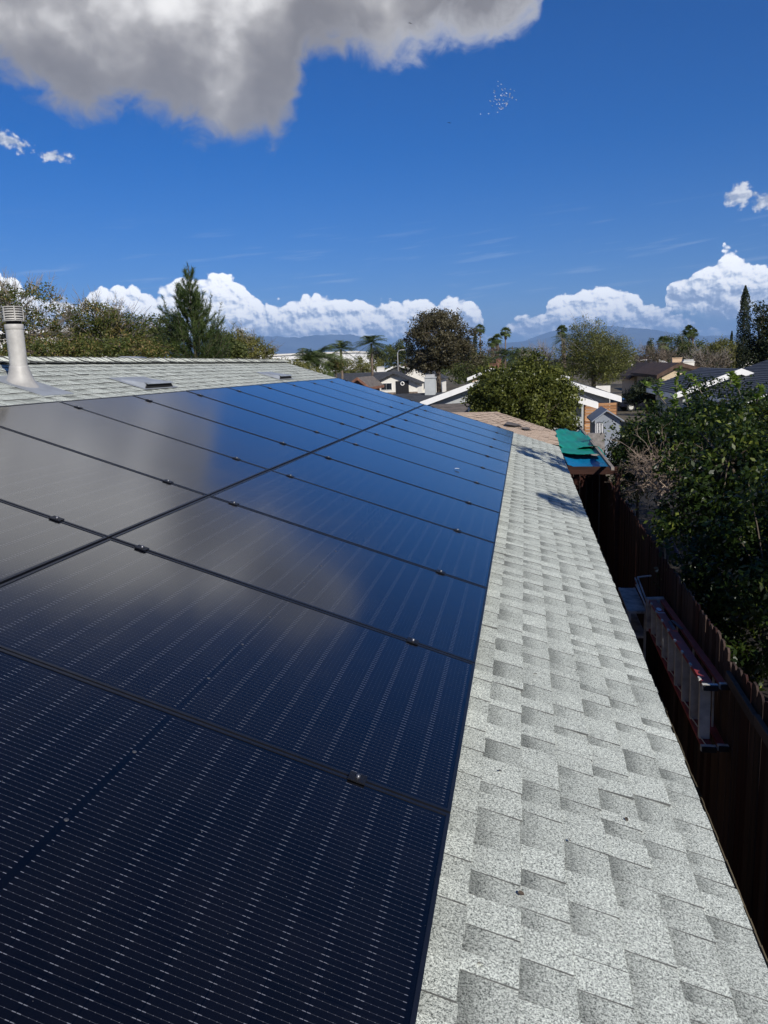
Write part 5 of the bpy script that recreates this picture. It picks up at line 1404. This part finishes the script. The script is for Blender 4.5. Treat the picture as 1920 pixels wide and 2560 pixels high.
buildw(MB().box((a.x, 46, ZG), (b.x+3.0, 54, zt)), 'wall', M['white_wall'], t); buildw(MB().box((a.x-.3, 45.7, zt), (b.x+3.3, 54.3, zt+.25)), 'roof', M['white'], t)
for i in range(5):
    for z0 in (ZG+1.0, zt-1.6): window(t, a.x+1+i*1.3, a.x+1.7+i*1.3, z0, z0+1.0, 46, 0)
for i, (x0, x1, yt, Y, wl, rf, lb) in enumerate(((1290, 1312, 889, 210, 'tan', 'redtile', 'far tan house below the short utility pole'), (1318, 1335, 890, 220, 'cream', 'redtile', 'far cream house behind the bare grey tree'),
        (1560, 1600, 893, 180, 'white_wall', 'greybrown_roof', 'far white house behind the willowy tree'), (1600, 1632, 890, 160, 'tan', 'brown_roof', 'far tan house below the small conifer'), (1850, 1890, 886, 150, 'white_wall', 'brown_roof', 'far house behind the tall cypress'))):
    a, b = W(x0, yt+9, Y), W(x1, yt+9, Y)
    gable_x('far_house', lb, a.x, b.x, Y, Y+10, a.z, W((x0+x1)/2, yt, Y+5).z, M[wl], M[rf], M['white'])

# far belt of town trees, too many and too far to count
def belt():
    rs = np.random.RandomState(99); P = []; N = []; S = []
    for i in range(520):
        Y = 150+850*rs.rand()**1.5; az = math.radians(rs.uniform(-34, 24)); X_ = CAM.x+(Y+3)*math.tan(az)
        h = rs.uniform(3.5, 6.2)+(1.5 if rs.rand() < .12 else 0); r = rs.uniform(2.0, 4.5); n = 90
        d = unit(rs.normal(size=(n, 3))); q = rs.rand(n)**.3; lum = 1+.3*np.sin(d[:, 0]*5+i)*np.sin(d[:, 2]*4+i)
        P.append(np.array([X_, Y, ZG+h*.5])+d*(q*lum)[:, None]*np.array([r, r, h*.5])); N.append(unit(d+rs.normal(size=(n, 3))*.6)); S.append(rs.uniform(.5, 1.2, n))
    P, N, S = map(np.concatenate, (P, N, S))
    P[:, 2] = np.maximum(P[:, 2], ZG+.1)
    o = leaf_object('distant_trees', P, N, S, .7, L['olive'], None, rs); tag(o, 'distant belt of town trees below the mountains', None, None, 'stuff')
belt()

# ------------------------------------------------------------------ litter on the roof
lit_me = big_leaf(); lit_me.materials.append(M['bark'])
for i, (x, y) in enumerate(((1372, 1262), (1246, 1935), (1340, 1690), (1452, 1540), (1560, 2050), (1290, 2240), (1420, 2110), (1205, 2420))):
    d = ray(x, y); q = CAM+d*((RO-CAM).dot(RN)/d.dot(RN))+RN*.012
    o = inst('dry_leaf', lit_me, None, q, (TH*0+.1*i, TH+.12, 1.3*i), .20+.04*(i % 3)); tag(o, 'tiny dry brown leaf lying on the pale grey shingles', 'leaf', 'dry leaves on the shingles')
d = ray(1136, 1173); q = CAM+d*((Vector((0, 0, 0))-CAM).dot(RN)/d.dot(RN))+RN*.004
wl = big_leaf(); wl.materials.append(M['label_white']); tag(inst('feather', wl, None, q, (0, TH, .3), .9), 'small white feather lying on a lower row panel', 'feather')

# ------------------------------------------------------------------ birds
def bird_mesh(seed, mat):
    r = random.Random(seed); mb = MB(); d = r.uniform(-.1, .35)
    mb.tube([(-.22, 0, 0), (-.1, 0, .02), (.08, 0, .03), (.2, 0, .03), (.26, 0, .03)], [.01, .055, .065, .035, .008], 7)
    for s in (-1, 1):
        mb.poly([(.08, s*.04, .04), (.13, s*.2, .04+d*.25), (.02, s*.46, .04+d*.55), (-.06, s*.3, .04+d*.35), (-.07, s*.05, .04)][::s])
    mb.poly([(-.18, .02, .0), (-.34, .07, 0), (-.34, -.07, 0), (-.18, -.02, 0)])
    return mb.mesh('bird', mat)
bm_ = [bird_mesh(i, M['bird_white']) for i in range(5)]
BP = [(769, 285), (860, 370), (771, 418), (882, 510), (901, 545), (976, 505), (1140, 515), (1254, 565), (662, 567), (652, 622), (899, 634), (1004, 615), (1028, 638), (1124, 640), (1115, 680), (688, 728), (855, 700), (880, 716), (922, 690), (960, 685), (980, 716), (1018, 715), (1110, 748), (1180, 780), (1200, 750), (1310, 828), (688, 810), (738, 836), (815, 825), (928, 836), (1060, 865), (528, 858), (550, 872), (646, 878), (795, 910), (905, 937), (973, 932), (1030, 928), (1045, 945), (1020, 970), (1008, 1010), (727, 963), (812, 968), (606, 1008), (795, 1060), (868, 1042), (912, 1075), (823, 1095), (860, 1106), (882, 1098), (758, 1203), (488, 1243), (252, 1255)]
brs = random.Random(6)
for i, (a, b) in enumerate(BP):
    p = W(1180+a*.08439, 180+b*.08439, 260+brs.uniform(-15, 15))
    o = inst('bird', bm_[brs.randrange(5)], None, p, (brs.uniform(-.7, .7), brs.uniform(-.5, .3), brs.uniform(2.4, 3.6)), brs.uniform(.8, 1.05))
    tag(o, 'small white bird flying in the flock high in the blue sky', 'bird', 'flock of white birds')
for (x, y), lb in (((1025, 58), 'dark soaring bird in front of the big grey cloud'), ((1123, 307), 'dark soaring bird alone in the blue sky')):
    o = inst('bird', bird_mesh(31, M['bird_dark']), None, W(x, y, 320), (.25, .1, 1.6), 1.9); tag(o, lb, 'bird')

# ------------------------------------------------------------------ the air
mb = MB(); mb.box((-52000, -52000, ZG-1.0), (52000, 52000, HMAX+25))
hz, hnt, hp, hout = newmat('haze_air'); hnt.nodes.remove(hp)
pv = hnt.nodes.new('ShaderNodeVolumePrincipled'); pv.inputs['Color'].default_value = (.36, .60, 1.0, 1); pv.inputs['Density'].default_value = 4.4e-5; pv.inputs['Anisotropy'].default_value = .0
hnt.links.new(pv.outputs[0], hout.inputs['Volume'])
o = mb.build('haze', hz); tag(o, 'thin blue haze filling the air', None, None, 'stuff')
